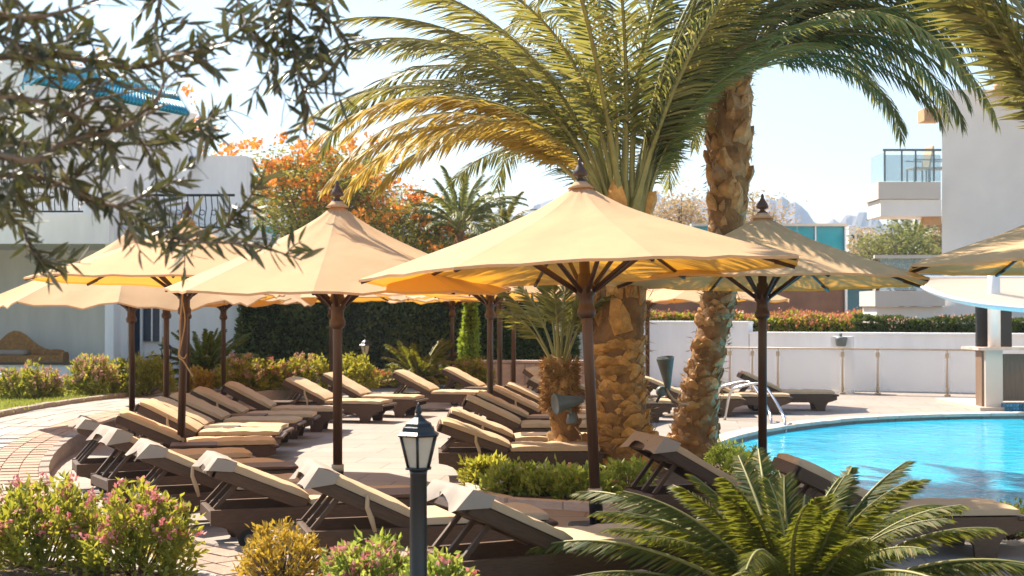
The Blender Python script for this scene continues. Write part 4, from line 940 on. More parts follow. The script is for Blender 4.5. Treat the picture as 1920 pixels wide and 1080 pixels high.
# sagging overhead wire far behind
# ------------------------------------------------------------------ fronds and palms
def frond_mesh(name, L, phi0, bend, n, lmax, w, pet, leafm, seed, power=1.35, vang=28, a0=62, a1=22, droop=.35, rad=.022, twist=.5, gaps=.0, rach='rachis'):
    r = np.random.default_rng(seed); S = 26
    s = np.linspace(0, 1, S); ph = np.radians(phi0 - bend * s ** power); ds = L / (S - 1)
    side_b = np.cumsum(np.concatenate([[0], np.cos(ph[:-1]) * ds])); zz = np.cumsum(np.concatenate([[0], np.sin(ph[:-1]) * ds]))
    wob = .03 * L * np.sin(s * 2.2 + r.uniform(0, 6)) * s
    C = np.stack([side_b, wob, zz], 1)
    V, F3, F4, M3, M4 = [], [], [], [], []
    nn = 5; Vr = []; 
    T = np.gradient(C, axis=0); T /= np.linalg.norm(T, axis=1, keepdims=True)
    Y = np.array([0, 1.0, 0]); N = np.cross(T, np.tile(Y, (S, 1))); N /= np.linalg.norm(N, axis=1, keepdims=True); N *= np.sign(N[:, 2:3] + 1e-9) * 0 + 1
    N = -np.cross(np.tile(Y, (S, 1)), T) * -1; B = np.cross(N, T)
    for i in range(S):
        rr = rad * (1.25 - s[i]) * (1.7 if s[i] < .06 else 1)
        for k in range(nn):
            th = 2 * math.pi * k / nn; Vr.append(C[i] + (B[i] * math.cos(th) * 1.25 + N[i] * math.sin(th) * .8) * rr)
    V = list(Vr)
    for i in range(S - 1):
        for k in range(nn): F4.append((i * nn + k, i * nn + (k + 1) % nn, (i + 1) * nn + (k + 1) % nn, (i + 1) * nn + k)); M4.append(0)
    for sd in (-1, 1):
        for k in range(n):
            u = pet + (1 - pet) * ((k + r.uniform(-.25, .25)) / n); u = min(max(u, pet), .995)
            if gaps and r.random() < gaps: continue
            q = (u - pet) / (1 - pet); i = min(S - 2, int(u * (S - 1))); f = u * (S - 1) - i
            p = C[i] * (1 - f) + C[i + 1] * f; t, nv, bv = T[i], N[i], B[i]
            ll = lmax * (.35 + .65 * math.sin(math.pi * min(1, .16 + q * .78)) ** .8) * r.uniform(.85, 1.1) * (1 if q < .93 else .75)
            a = np.radians(a0 + (a1 - a0) * q + r.uniform(-6, 6)); v = np.radians(vang + r.uniform(-14, 14))
            d = t * math.cos(a) + (sd * bv * math.cos(v) + nv * math.sin(v)) * math.sin(a)
            wv = np.cross(d, nv); wv = t - d * np.dot(t, d) + r.normal(size=3) * twist * .35; wv -= d * np.dot(wv, d); wv /= np.linalg.norm(wv) + 1e-9
            d2 = d + np.array([0, 0, -droop * r.uniform(.5, 1.4)]); d2 /= np.linalg.norm(d2)
            m = p + d * ll * .5; e = m + d2 * ll * .5; o = len(V); hw = w * .5 * r.uniform(.8, 1.15)
            V += [p - wv * hw * .6, p + wv * hw * .6, m + wv * hw, m - wv * hw, e]
            F4.append((o, o + 1, o + 2, o + 3)); M4.append(1); F3.append((o + 3, o + 2, o + 4)); M3.append(1)
    me = bpy.data.meshes.new(name); me.from_pydata([tuple(x) for x in V], [], F4 + F3)
    me.materials.append(M[rach]); me.materials.append(M[leafm]); me.polygons.foreach_set('material_index', M4 + M3)
    sm = [mi == 0 for mi in M4 + M3]; me.polygons.foreach_set('use_smooth', sm); me.update(); return me
def crown(t, centre, variants, n, phis, r0=.10, seed=3, sc=(.85, 1.1), az0=0.0, rise=.45, name='frond', skip=None, extra=(), wild=1.0):
    """fronds round a growing point: phis gives the elevation of the k-th of n fronds, variants are (elevation, mesh)"""
    rs = random.Random(seed)
    lst = [(az0 + k * 137.508 + rs.uniform(-12, 12), phis(k / max(1, n - 1)) + rs.uniform(-5, 5) * wild, None, k / max(1, n - 1)) for k in range(n)] + [(a, p, s_, .5) for a, p, s_ in extra]
    for az, ph, s_, q in lst:
        az = az % 360
        if s_ is None and skip and skip(az, ph): continue
        c = sorted(variants, key=lambda v: abs(v[0] - ph) + rs.uniform(0, 9))[0]
        a = R(az); k = s_ if s_ else rs.uniform(*sc)
        h = rise * (q if s_ is None else .5)
        place(name, c[1], t, (centre[0] + r0 * math.cos(a), centre[1] + r0 * math.sin(a), centre[2] - h), (R(rs.uniform(-9, 9) * wild), R((c[0] - ph) * .9), a), None, (k, k * rs.choice((-1, 1)), k))
def boot_mesh(w, h, th, seed, mat):
    r = random.Random(seed); j = lambda: r.uniform(-.12, .12)
    vs = [(-w * .5, 0, 0), (w * .5, 0, 0), (w * (.62 + j()), th * .55, h * .45), (w * (.18 + j()), th * 1.15, h), (-w * (.18 + j()), th * 1.2, h * (.94 + j())), (-w * (.62 + j()), th * .5, h * .45), (0, th * 1.0, h * .3), (0, th * 1.45, h * (.72 + j())), (0, -.05, h * .9), (-w * .5, -.05, 0), (w * .5, -.05, 0)]
    fs = [(0, 6, 5), (0, 1, 6), (1, 2, 6), (6, 2, 7), (6, 7, 5), (2, 3, 7), (7, 3, 4), (5, 7, 4), (3, 8, 4), (2, 10, 8), (2, 8, 3), (5, 4, 8), (5, 8, 9), (0, 5, 9), (1, 10, 2), (0, 9, 10, 1)]
    me = bpy.data.meshes.new('leaf_base'); me.from_pydata(vs, [], fs); me.materials.append(M[mat]); me.update(); return me
def trunk_with_boots(t, pts, rad, boots, seed=1, mat='bark', rough=.06, front=130, skipb=.14):
    """tapered trunk through pts (local); boots = list of (z0, z1, row step, per ring, meshes, tilt)"""
    rs = random.Random(seed); C = catmull(pts, 6); L = len(C); rr = np.interp(np.linspace(0, 1, L), np.linspace(0, 1, len(rad)), rad)
    mb = MB(); n = 20; vs, fs = [], []
    for i, p in enumerate(C):
        for k in range(n):
            a = 2 * math.pi * k / n; q = rr[i] * (1 + rough * math.sin(a * 3 + i * .9) * .6 + rs.uniform(-rough, rough) * .7)
            vs.append((p.x + q * math.cos(a), p.y + q * math.sin(a), p.z))
    for i in range(L - 1):
        for k in range(n): fs.append((i * n + k, i * n + (k + 1) % n, (i + 1) * n + (k + 1) % n, (i + 1) * n + k))
    fs.append(tuple(range((L - 1) * n, L * n)))
    tk = mb.add(vs, fs, True).build('trunk', mat, t)
    zs = [p.z for p in C]
    row = 0
    for z0, z1, st, per, meshes, tilt, sc in boots:
        z = z0
        while z < z1:
            x, y, q = np.interp(z, zs, [p.x for p in C]), np.interp(z, zs, [p.y for p in C]), np.interp(z, zs, rr)
            for k in range(per):
                a = (k + (row % 2) * .5 + rs.uniform(-.12, .12)) * 360 / per
                if abs((a - 270 + 180) % 360 - 180) > front: continue
                ar = R(a); s = sc * rs.uniform(.65, 1.35)
                if rs.random() < skipb: continue
                place('leaf_base', rs.choice(meshes), tk, (x + (q - .012) * math.cos(ar), y + (q - .012) * math.sin(ar), z + rs.uniform(-.05, .05)), (R(tilt + rs.uniform(-13, 13)), R(rs.uniform(-22, 22)), ar - math.pi / 2), None, (s * rs.uniform(.9, 1.15), s, s * rs.uniform(.85, 1.15)))
            z += st * rs.uniform(.9, 1.1); row += 1
    return tk
# the thick date palm
D1 = 14.5
FV = []
for k, (ph, bd, L) in enumerate([(86, 62, 3.9), (80, 88, 4.1), (72, 100, 4.4), (66, 112, 4.7), (60, 108, 4.8), (54, 98, 4.7), (46, 84, 4.4), (38, 72, 4.0), (70, 84, 4.2), (58, 100, 4.6)]):
    FV.append((ph, frond_mesh('frond', L, ph, bd, 92, .52, .025, .20, 'frond' if k % 3 else 'frond_dark', 100 + k, 1.25, 30, 58, 20, .30)))
FVd = [(40, frond_mesh('frond', 4.1, 44, 92, 88, .46, .03, .22, 'frond_dry', 140, 1.1, 24, 56, 20, .4)), (60, frond_mesh('frond', 3.6, 62, 122, 88, .46, .03, .24, 'frond_dry', 141, 1.0, 24, 56, 20, .4))]
o1 = P(1172, 893); 
pm1 = thing('date_palm', 'big date palm with thick scaly trunk and long arching fronds at centre', 'palm tree', (o1.x, D1, 0.04))
lc = lambda u, v, d, o: Q(u, v, d) - o.location
pts = [lc(1178, 905, D1, pm1), lc(1172, 860, D1, pm1), lc(1164, 800, D1, pm1), lc(1157, 700, D1, pm1), lc(1158, 620, D1, pm1), lc(1162, 540, D1, pm1), lc(1170, 450, D1, pm1), lc(1172, 398, D1, pm1)]
bts = [boot_mesh(.15, .10, .034, k, 'boot') for k in range(6)]; btl = [boot_mesh(.17, .34, .07, 10 + k, 'boot') for k in range(3)]
zt = lambda v, d: HC + (HOR - v) * d / FPX
trunk_with_boots(pm1, pts, [.42, .34, .285, .262, .262, .27, .25, .20], [(.05, zt(660, D1), .066, 11, bts, 4, 1.0), (zt(655, D1), zt(640, D1), .1, 10, bts, 2, .75), (zt(622, D1), zt(420, D1), .26, 9, btl, 10, 1.0)], 3)
right = lambda az: az > 300 or az < 62
crown(pm1, lc(1172, 392, D1, pm1), FV, 66, lambda q: 88 - 42 * q ** .9, .16, 5, (.82, 1.08), 20, .25, skip=lambda az, ph: (right(az) and ph < 80) or (225 < az < 300 and ph < 66) or (140 < az < 222 and ph < 55))
crown(pm1, lc(1172, 392, D1, pm1), FV, 0, None, .18, 6, extra=[(a, p_, s_) for a, p_, s_ in ((48, 72, .6), (-8, 82, .7), (38, 82, .8), (-30, 82, .8), (-20, 86, 1.0), (-12, 84, 1.05), (-4, 87, 1.1), (6, 86, 1.0), (16, 85, 1.0), (24, 84, .95), (-36, 85, 1.0), (0, 83, .9), (12, 87, 1.1), (-26, 87, 1.1), (-18, 84, .9), (4, 85, .95), (14, 80, .8), (-40, 84, .9), (8, 82, .85))])  # extra upright fronds added, rising out of view, to shade the poolside parasol
crown(pm1, lc(1172, 392, D1, pm1), FVd, 0, None, .18, 6, extra=[(176, 66, 1.0), (197, 70, .95), (160, 64, 1.05), (214, 72, .8), (185, 74, 1.05), (170, 78, 1.0), (150, 68, 1.0)])
def shag(t, pts, rad, z0, z1, n, ln=.12):
    C = catmull(pts, 6); zs = [p.z for p in C]; rr = np.interp(np.linspace(0, 1, len(C)), np.linspace(0, 1, len(rad)), rad)
    z = rng.uniform(z0, z1, n); a = rng.uniform(0, 2 * math.pi, n); q = np.interp(z, zs, rr) + .02
    pos = np.stack([np.interp(z, zs, [p.x for p in C]) + q * np.cos(a), np.interp(z, zs, [p.y for p in C]) + q * np.sin(a), z], 1)
    dr = np.stack([np.cos(a) * .5, np.sin(a) * .5, rng.uniform(-1, 1, n)], 1) + rng.normal(size=(n, 3)) * .45
    V, F = leaves(pos, dr, ln, .012); place('trunk_fibre', npmesh('trunk_fibre', V, F, 'fibre'), t, kind='stuff')
shag(pm1, pts, [.42, .34, .285, .262, .262, .27, .25, .20], .1, zt(420, D1), 700)
# the leaning date palm
D2 = 15.8
o2 = P(1295, 866)
pm2 = thing('date_palm', 'leaning date palm with slender knobbly trunk beside the pool', 'palm tree', (o2.x, D2, 0.04))
tp = [(1292, 872), (1300, 830), (1309, 760), (1328, 660), (1348, 570), (1360, 470), (1364, 380), (1366, 280), (1370, 170), (1374, 60), (1376, 10)]
pts = [lc(u, v, D2, pm2) for u, v in tp]
bs2 = [boot_mesh(.115, .085, .034, 20 + k, 'boot_dark') for k in range(5)]; bs3 = [boot_mesh(.15, .22, .06, 30 + k, 'boot_dark') for k in range(3)]
trunk_with_boots(pm2, pts, [.35, .27, .205, .175, .172, .185, .205, .225, .21, .18, .12], [(.05, zt(520, D2), .072, 8, bs2, 6, 1.0), (zt(505, D2), zt(60, D2), .14, 9, bs3, 9, .85)], 4)
FV2 = []
for k, (ph, bd, L) in enumerate([(84, 70, 3.2), (72, 96, 3.4), (58, 110, 3.5), (44, 112, 3.6), (30, 104, 3.5), (15, 86, 3.2), (0, 70, 2.8)]):
    FV2.append((ph, frond_mesh('frond', L, ph, bd, 76, .48, .025, .18, 'frond_dark' if k % 3 else 'frond', 200 + k, 1.2, 26, 60, 22, .45)))
shag(pm2, pts, [.35, .27, .205, .175, .172, .185, .205, .225, .21, .18, .12], .1, zt(60, D2), 800, .10)
c2 = lc(1374, 60, D2, pm2)
crown(pm2, c2, FV2, 40, lambda q: 86 - 82 * q, .14, 8, (.8, 1.02), 40, .75, skip=lambda az, ph: (ph < 42 and (az > 300 or az < 60)) or (ph < 80 and 195 < az < 320) or (ph < 30))
crown(pm2, c2, FV2, 0, None, .15, 9, rise=.9, extra=[(-4, 42, 1.02), (8, 55, 1.0), (-20, 48, .92), (22, 40, .95), (3, 30, .78), (-12, 62, .95), (14, 22, .72), (-40, 38, .85), (35, 58, 1.0), (-28, 60, .9), (0, 66, 1.05), (12, 47, .9), (-8, 35, .82), (18, 68, 1.0), (-16, 72, 1.0), (28, 30, .8), (5, 50, .85), (-33, 52, .95), (42, 48, .9), (-6, 56, .98), (10, 78, 1.05), (-2, 62, 1.12), (7, 44, 1.08), (-11, 52, 1.1), (16, 56, 1.1), (-24, 66, 1.05), (2, 36, .95), (25, 62, 1.08), (-15, 40, 1.0), (12, 34, .9), (-5, 24, .72)])
# the palm that stands outside the frame at the right
D3 = 9.8
pm3 = thing('date_palm', 'date palm beyond the right edge, its fronds reaching in at top right', 'palm tree', (Q(2055, 600, D3).x, D3, 0.0))
trunk_with_boots(pm3, [(0, 0, 0), (0, 0, .8), (0, 0, 1.7), (0, 0, 2.36)], [.32, .26, .25, .2], [(.1, 2.3, .16, 9, bts, 8, 1.0)], 5)
FV3 = [(ph, frond_mesh('frond', L, ph, bd, 86, .42, .027, .24, 'frond', 300 + k, 1.3, 28, 58, 20, .3)) for k, (ph, bd, L) in enumerate([(84, 60, 3.0), (74, 78, 3.2), (64, 88, 3.3), (54, 92, 3.2)])]
crown(pm3, (0, 0, 2.36), FV3, 9, lambda q: 88 - 28 * q, .13, 12, (.8, 1.0), 0, .15, skip=lambda az, ph: 10 < az < 150 or (ph < 72 and 220 < az < 330), extra=[(198, 76, .85), (165, 82, .9), (172, 85, 1.0), (205, 78, .9), (192, 82, .95)])
# young palm with fibrous trunk
D4 = 14.7
pm4 = thing('young_palm', 'young palm with shaggy fibrous trunk and few upright fronds', 'palm tree', (P(1066, 886).x, D4, .04))
pts = [lc(u, v, D4, pm4) for u, v in ((1072, 892), (1069, 862), (1062, 815), (1055, 775), (1050, 735), (1049, 705), (1050, 690))]
fb = [boot_mesh(.09, .11, .05, 40 + k, 'fibre') for k in range(4)]
tk4 = trunk_with_boots(pm4, pts, [.21, .17, .14, .15, .16, .13, .09], [(.03, .24, .06, 8, fb, 16, 1.3), (.40, zt(790, D4), .17, 5, fb, 2, .8), (zt(765, D4), zt(690, D4), .055, 8, fb, 24, 1.1)], 6, 'bark', .05)
n = 1900; a = rng.uniform(0, 2 * math.pi, n); z = rng.uniform(zt(775, D4), zt(685, D4), n); ctr = np.array(lc(1050, 735, D4, pm4))
pos = np.stack([ctr[0] + .145 * np.cos(a), ctr[1] + .145 * np.sin(a), z], 1); dr = np.stack([np.cos(a), np.sin(a), rng.uniform(-1.1, .9, n)], 1) + rng.normal(size=(n, 3)) * .55
V, F = leaves(pos, dr, .10, .014); place('trunk_fibre', npmesh('trunk_fibre', V, F, 'fibre'), pm4, kind='stuff')
FV4 = [(ph, frond_mesh('frond', L, ph, bd, 34, .26, .020, .46, 'frond', 400 + k, 1.6, 34, 55, 22, .2, .016)) for k, (ph, bd, L) in enumerate([(88, 16, 1.15), (80, 28, 1.2), (72, 36, 1.15), (64, 44, 1.0)])]
crown(pm4, lc(1050, 692, D4, pm4), FV4, 13, lambda q: 88 - 24 * q, .04, 15, (.85, 1.05), 10, .05)
# palms far behind
def far_palm(u, v, d, lb, L, n, seed, phi=(85, 10), leaf='fargreen', h0=0.2, tw=.13):
    top = Q(u, v, d); t = thing('palm_tree', lb, 'palm tree', (top.x, d, h0)); zc = top.z - h0
    MB().tube([(0, 0, -.1), (.03, 0, zc * .5), (0, 0, zc)], [tw * 1.3, tw, tw * .9], 10).build('trunk', 'bark', t)
    fv = [(ph, frond_mesh('frond', L, ph, bd, 44, L * .16, .05, .2, leaf, seed + k, 1.3, 28, 56, 22, .25, .03)) for k, (ph, bd) in enumerate([(82, 50), (62, 78), (42, 88), (20, 70)])]
    crown(t, (0, 0, zc), fv, n, lambda q: phi[0] + (phi[1] - phi[0]) * q, .1, seed, (.85, 1.1), seed * 17, .2); return t
far_palm(862, 418, 37, 'far green palm left of the big parasol top, behind the flame tree', 1.75, 26, 500, (85, 15))
far_palm(940, 432, 39, 'far palm with yellowish fronds just left of the big front parasol', 1.35, 20, 510, (85, 10), 'frond')
far_palm(668, 335, 50, 'tiny palm tip showing above the orange flame tree', 1.5, 16, 520, (88, 40))
far_palm(1712, 462, 62, 'far palm among the trees left of the hotel wall', 2.1, 22, 530, (88, 10), 'fargreen', 0)
far_palm(1752, 455, 66, 'far palm half hidden by the hotel wall edge', 2.3, 22, 540, (88, 10), 'fargreen', 0)

# ------------------------------------------------------------------ cycads
def cycad(p, lb, L, n, seed, phi=(80, 12), nl=64, lw=.014, ll=.14, leaf='cycad', bend=(30, 60), zc=.2, az0=0):
    t = thing('cycad', lb, 'cycad', p)
    MB().lathe([(.13, -.1), (.15, 0), (.14, zc * .8), (.09, zc)], 14).build('trunk', 'bark', t)
    fv = [(ph, frond_mesh('leaf', L * k_, ph, b, nl, ll, lw, .10, leaf, seed + i, 1.5, 34, 66, 38, .05, .013, .25)) for i, (ph, b, k_) in enumerate([(82, bend[0], .56 if nl > 50 else .8), (66, bend[0] + 10, .72 if nl > 50 else .95), (52, bend[1] - 8, .84 if nl > 50 else .9), (38, bend[1], 1.05), (24, bend[1] - 5, 1.0), (12, bend[0], .95)])]
    crown(t, (0, 0, zc), fv, n, lambda q: phi[0] + (phi[1] - phi[0]) * q, .05, seed, (.88, 1.08), az0, .08, 'leaf', wild=2.2)
    dv = [(8, frond_mesh('leaf', L * .9, 8, 42, int(nl * .7), ll * .9, lw, .14, 'frond_dry', seed + 20, 1.4, 8, 60, 34, .5, .011, .6, .18)), (22, frond_mesh('leaf', L * .8, 22, 60, int(nl * .7), ll * .9, lw, .14, 'frond_dry', seed + 21, 1.4, 8, 60, 34, .5, .011, .6, .25))]
    crown(t, (0, 0, zc), dv, 0, None, .06, seed + 3, name='leaf', rise=.12, extra=[(200, 12, .95), (338, 8, 1.0), (250, 5, .9), (300, 20, .9), (20, 15, 1.0), (160, 18, 1.0)]); return t
pc_ = Q(1488, 1142, 7.75)
cycad((pc_.x, 7.75, pc_.z - .22), 'big glossy cycad spreading its leaves in the foreground at lower right', 1.40, 66, 600, (82, 10), 132, .0115, .16, zc=.22)
p = P(398, 722, .2); cycad((p.x, 27.8, .2), 'far cycad in front of the white building wall and dark hedge corner', 1.15, 42, 620, (85, 8), 34, .035, .16, zc=.30)
p = P(788, 722, .2); cycad((Q(788, 700, 28.6).x, 28.6, .2), 'far cycad in front of the dark hedge, right of the small lantern', 1.05, 40, 640, (72, 8), 34, .035, .15, zc=.16)

# ------------------------------------------------------------------ bushes, hedges and flowers
def bush(p, lb, rx, ry, h, n, leafm, ll, lw, per=9, flower=None, nf=0, fs=.03, seed=1, name='flowering_bush', cat='bush', lowr=.15, stem=26, grp=None, twigm='twig'):
    r = np.random.default_rng(seed); t = thing(name, lb, cat, p, 0, grp)
    th = r.uniform(0, 2 * math.pi, n); cz = r.uniform(0, 1, n) ** .75; q = r.uniform(.55, 1.0, n) ** .6 * (1 + .16 * np.sin(th * 5 + seed) + .1 * np.sin(th * 9 + cz * 7))
    sr = np.sqrt(np.maximum(0, 1 - cz ** 2)) * .85 + .15
    tips = np.stack([rx * q * sr * np.cos(th), ry * q * sr * np.sin(th), h * (lowr + (1 - lowr) * cz * q)], 1)
    out = tips / np.array([rx, ry, h]); out /= np.linalg.norm(out, axis=1, keepdims=True) + 1e-6; out[:, 2] += .5
    pos = np.repeat(tips, per, 0) + r.normal(size=(n * per, 3)) * ll * .35; dr = np.repeat(out, per, 0) * .8 + r.normal(size=(n * per, 3)) * .75
    V, F = leaves(pos, dr, ll, lw, .2, r); place('foliage', npmesh('foliage', V, F, leafm), t, kind='stuff')
    mb = MB(); 
    for k in range(stem):
        e = tips[r.integers(n)]; b = Vector((e[0] * .22, e[1] * .22, 0)); mid = Vector((e[0] * .6, e[1] * .6, e[2] * .45))
        mb.tube([b, mid, Vector(e)], [.008, .006, .003], 4)
    mb.build('stems', twigm, t, kind='stuff')
    if flower and nf:
        idx = r.choice(np.where(cz * q > .38)[0], min(nf, (cz * q > .38).sum()), replace=False)
        c = tips[idx] + out[idx] * ll * .5; k = 11
        pos = np.repeat(c, k, 0) + r.normal(size=(len(c) * k, 3)) * fs * .45; dr = np.repeat(out[idx], k, 0) * .6 + r.normal(size=(len(c) * k, 3)) * .6
        V, F = leaves(pos, dr, fs, fs * .7, .25, r); place('blossoms', npmesh('blossoms', V, F, flower), t, kind='stuff')
    return t
b0 = Q(75, 1085, 8.95); bush((b0.x, 8.95, .05), 'pink flowering green bush in the bottom left corner', .40, .36, .50, 400, 'bush', .062, .030, 8, 'pink', 60, .030, 11, lowr=.02)
b0 = Q(255, 1085, 8.75); bush((b0.x, 8.75, .05), 'pink flowering bush right of the corner bush, taller pink tips', .34, .32, .46, 350, 'bush', .060, .028, 8, 'pink', 85, .030, 12, lowr=.02)
b0 = Q(530, 1085, 8.5); bush((b0.x, 8.45, .05), 'small yellow leaved twiggy bush in front of the loungers', .25, .24, .335, 300, 'bush_y', .042, .019, 6, None, 0, .02, 13, 'yellow_bush', stem=130, lowr=.02, twigm='olivebark')
b0 = Q(690, 1090, 8.1); bush((b0.x, 8.1, .05), 'low bush with pink flowers at the foot of the big lantern, left side', .26, .24, .27, 220, 'bush_g', .055, .026, 8, 'pink', 40, .032, 14, lowr=.02)
b0 = Q(815, 1095, 7.8); bush((b0.x, 7.75, .05), 'low bush with pink flowers right of the big lantern post', .20, .2, .26, 190, 'bush_g', .055, .026, 8, 'pink', 22, .032, 15, lowr=.02)
# planter in the middle: several plants
for k, (u, v, rx, h, lb, fm, nf) in enumerate([
    (915, 908, .24, .21, 'yellowish leaved plant at the left end of the palm planter', None, 0), (970, 924, .30, .20, 'green leafy plant with white flowers in the middle of the palm planter', 'flapw', 9),
    (1035, 926, .32, .20, 'dark green glossy plant below the young palm in the planter', 'flapw', 8), (1100, 932, .28, .22, 'low green plant beside the leaning parasol pole in the planter', 'pink', 6), (1172, 922, .22, .25, 'small light green plant below the thick palm trunk', None, 0)]):
    p = P(u, v, .05)
    if 'flapw' not in M: M['flapw'] = leafmat('white_blossom', [(.7, .62, .58), (.75, .7, .62)], (.8, .7, .6), .3)
    bush(tuple(p), lb, rx, rx * .8, h, 210 if k < 4 else 90, 'bush_g' if k else 'bush', .068, .032, 8, fm, nf, .028, 30 + k, 'planter_plant', 'plant', lowr=.04)
for k, (u, v, h, lb) in enumerate([(1365, 885, .26, 'green plant at the pool edge right of the leaning palm'), (1402, 893, .24, 'small green plant between leaning palm and parasol pole'), (1890, 1010, .22, 'low green plant at the pool edge in the right corner')]):
    p = P(u, v, .04); bush(tuple(p), lb, .24, .2, h, 130, 'bush_g', .05, .022, 9, None, 0, .02, 40 + k, 'pool_plant', 'plant')
# flower bushes on the lawn side
def lawn_bush(u, v, d, rx, ry, h, lb, fm, nf, n=300, leafm='bush', seed=1, ll=.085, lw=.04, fs=.055, name='flowering_bush'):
    p = Q(u, v, d); return bush((p.x, d, .2), lb, rx, ry, h, n, leafm, ll, lw, 8, fm, nf, fs, seed, name, 'bush', .02)
lawn_bush(42, 770, 23.5, .40, .36, .48, 'round pinkish bush on the lawn at the left edge', 'palepink', 50, 260, 'bush', 51)
lawn_bush(88, 765, 23.8, .22, .2, .42, 'small pale bush on the lawn beside the round pinkish bush', 'palepink', 40, 120, 'bush', 52)
lawn_bush(175, 765, 24.6, .42, .4, .60, 'pale pink tipped bush at the left end of the lawn hedge', 'palepink', 80, 300, 'bush', 53)
lawn_bush(262, 765, 25.0, .60, .4, .62, 'yellow green rounded hedge bush behind the leftmost poles', None, 0, 400, 'bush', 54)
lawn_bush(372, 742, 26.2, .26, .22, .36, 'small bright yellow green shrub behind the cord pole', None, 0, 140, 'bush_y', 55)
lawn_bush(455, 742, 26.5, .52, .4, .52, 'pink flowered bush left of the distant strap lounger', 'palepink', 70, 330, 'bush', 56)
lawn_bush(505, 742, 26.9, .36, .4, .50, 'pink and green bush behind the lounger seen foot first', 'pink', 30, 240, 'bush', 57)
lawn_bush(580, 738, 27.2, .58, .4, .54, 'mixed pink bush left of the upright pole', 'palepink', 55, 360, 'bush', 58)
lawn_bush(662, 735, 27.6, .45, .4, .54, 'yellow green bush just right of the upright pole', None, 0, 280, 'bush', 59)
lawn_bush(712, 722, 28.6, .28, .2, .18, 'low reddish flower patch on the grass behind the loungers', 'red', 60, 90, 'bush', 60)
lawn_bush(742, 716, 29.3, .24, .2, .30, 'small yellow green shrub near the far cycad', None, 0, 110, 'bush', 61)
lawn_bush(800, 718, 29.4, .30, .2, .26, 'small red flower bush below the right far cycad', 'red', 50, 100, 'bush', 62)
lawn_bush(885, 726, 28.2, .42, .3, .46, 'yellowish shrub at the foot of the ivy column', 'palepink', 20, 260, 'bush', 63)
# grass blades
def grass(n, poly_u, poly_v, d):
    u = rng.uniform(*poly_u, n); v = rng.uniform(*poly_v, n)
    return [tuple(P(a, b, .22)) for a, b in zip(u, v)]
gp = grass(3500, (-30, 330), (735, 800), 0) + grass(2200, (700, 900), (703, 722), 0)
def in_poly(x, y, poly):
    c = False; j = len(poly) - 1
    for i in range(len(poly)):
        if (poly[i][1] > y) != (poly[j][1] > y) and x < (poly[j][0] - poly[i][0]) * (y - poly[i][1]) / (poly[j][1] - poly[i][1]) + poly[i][0]: c = not c
        j = i
    return c
gp = np.array([g_ for g_ in gp if in_poly(g_[0], g_[1], lawn_poly)]); gp = np.repeat(gp, 4, 0) + np.random.default_rng(3).normal(size=(len(gp) * 4, 3)) * np.array([.06, .06, 0])
dr = rdir(len(gp), 0) * .5; dr[:, 2] = 1
V, F = leaves(gp, dr, .06, .014); M['grass'] = leafmat('grass_blades', [(.16, .20, .03), (.28, .30, .05), (.36, .33, .08)], (.5, .55, .06), .4)
go = place('grass', npmesh('grass', V, F, 'grass'), kind='stuff'); go['label'] = 'short sunlit grass of the lawn behind the kerb'; go['category'] = 'grass'

def hedge(lb, p0, p1, z0, z1, th, leafm, n, ll, lw, name='hedge', fm=None, nf=0, fs=.06, seed=1, bumpy=.06, cat='hedge', top_bumpy=.1):
    r = np.random.default_rng(seed); d = Vector((p1[0] - p0[0], p1[1] - p0[1], 0)); L = d.length
    t = thing(name, lb, cat, ((p0[0] + p1[0]) / 2, (p0[1] + p1[1]) / 2, z0), math.atan2(d.y, d.x)); h = z1 - z0
    MB().box((0, 0, h / 2 - .04), (L - .12, th - .14, h - .10)).build('hedge_core', 'core', t)
    aF, aT, aE = L * h * 2, L * th * 1.5, th * h * 2; tot = aF + aT + aE; pos, nr = [], []
    for k in range(n):
        q = r.random() * tot
        if q < aF: s = -1 if r.random() < .72 else 1; pos.append((r.uniform(-L / 2, L / 2), s * th / 2, r.uniform(0, h))); nr.append((0, s, 0))
        elif q < aF + aT: pos.append((r.uniform(-L / 2, L / 2), r.uniform(-th / 2, th / 2), h)); nr.append((0, 0, 1))
        else: s = r.choice((-1, 1)); pos.append((s * L / 2, r.uniform(-th / 2, th / 2), r.uniform(0, h))); nr.append((s, 0, 0))
    pos = np.array(pos); nr = np.array(nr, float)
    w = np.sin(pos[:, 0] * 3.1 + pos[:, 2] * 2.3 + seed) + np.sin(pos[:, 0] * 7.3 - pos[:, 2] * 5.1 + pos[:, 1] * 3) * .6
    amp = np.where(nr[:, 2] > .5, top_bumpy, bumpy)
    pos = pos + nr * (w * amp * .5 + r.uniform(-.06, .02, n))[:, None]
    V, F = leaves(pos, nr * .45 + r.normal(size=(n, 3)) * .7 + np.array([0, 0, .25]), ll, lw, .2, r); place('foliage', npmesh('foliage', V, F, leafm), t, kind='stuff')
    if fm:
        w_ = np.where((nr[:, 2] > .5) | (pos[:, 2] > h * .62))[0]; idx = r.choice(w_, min(nf, len(w_)), replace=False)
        c = np.repeat(pos[idx] + nr[idx] * .05, 8, 0) + r.normal(size=(len(idx) * 8, 3)) * fs * .5
        V, F = leaves(c, r.normal(size=(len(c), 3)) + np.array([0, -.3, .6]), fs, fs * .7, .2, r); place('blossoms', npmesh('blossoms', V, F, fm), t, kind='stuff')
    return t
xq = lambda u, d: Q(u, 600, d).x
hedge('tall dark clipped hedge behind the far loungers', (xq(452, 31.0), 31.0), (xq(866, 31.6), 31.6), .2, 2.05, .9, 'hedge', 15000, .13, .07, seed=71, bumpy=.12)
hedge('smooth green clipped hedge above the stone clad wall', (xq(884, 32.2), 32.2), (xq(1076, 32.6), 32.6), .3, 2.15, .8, 'hedge_g', 11000, .10, .055, seed=72, bumpy=.05)
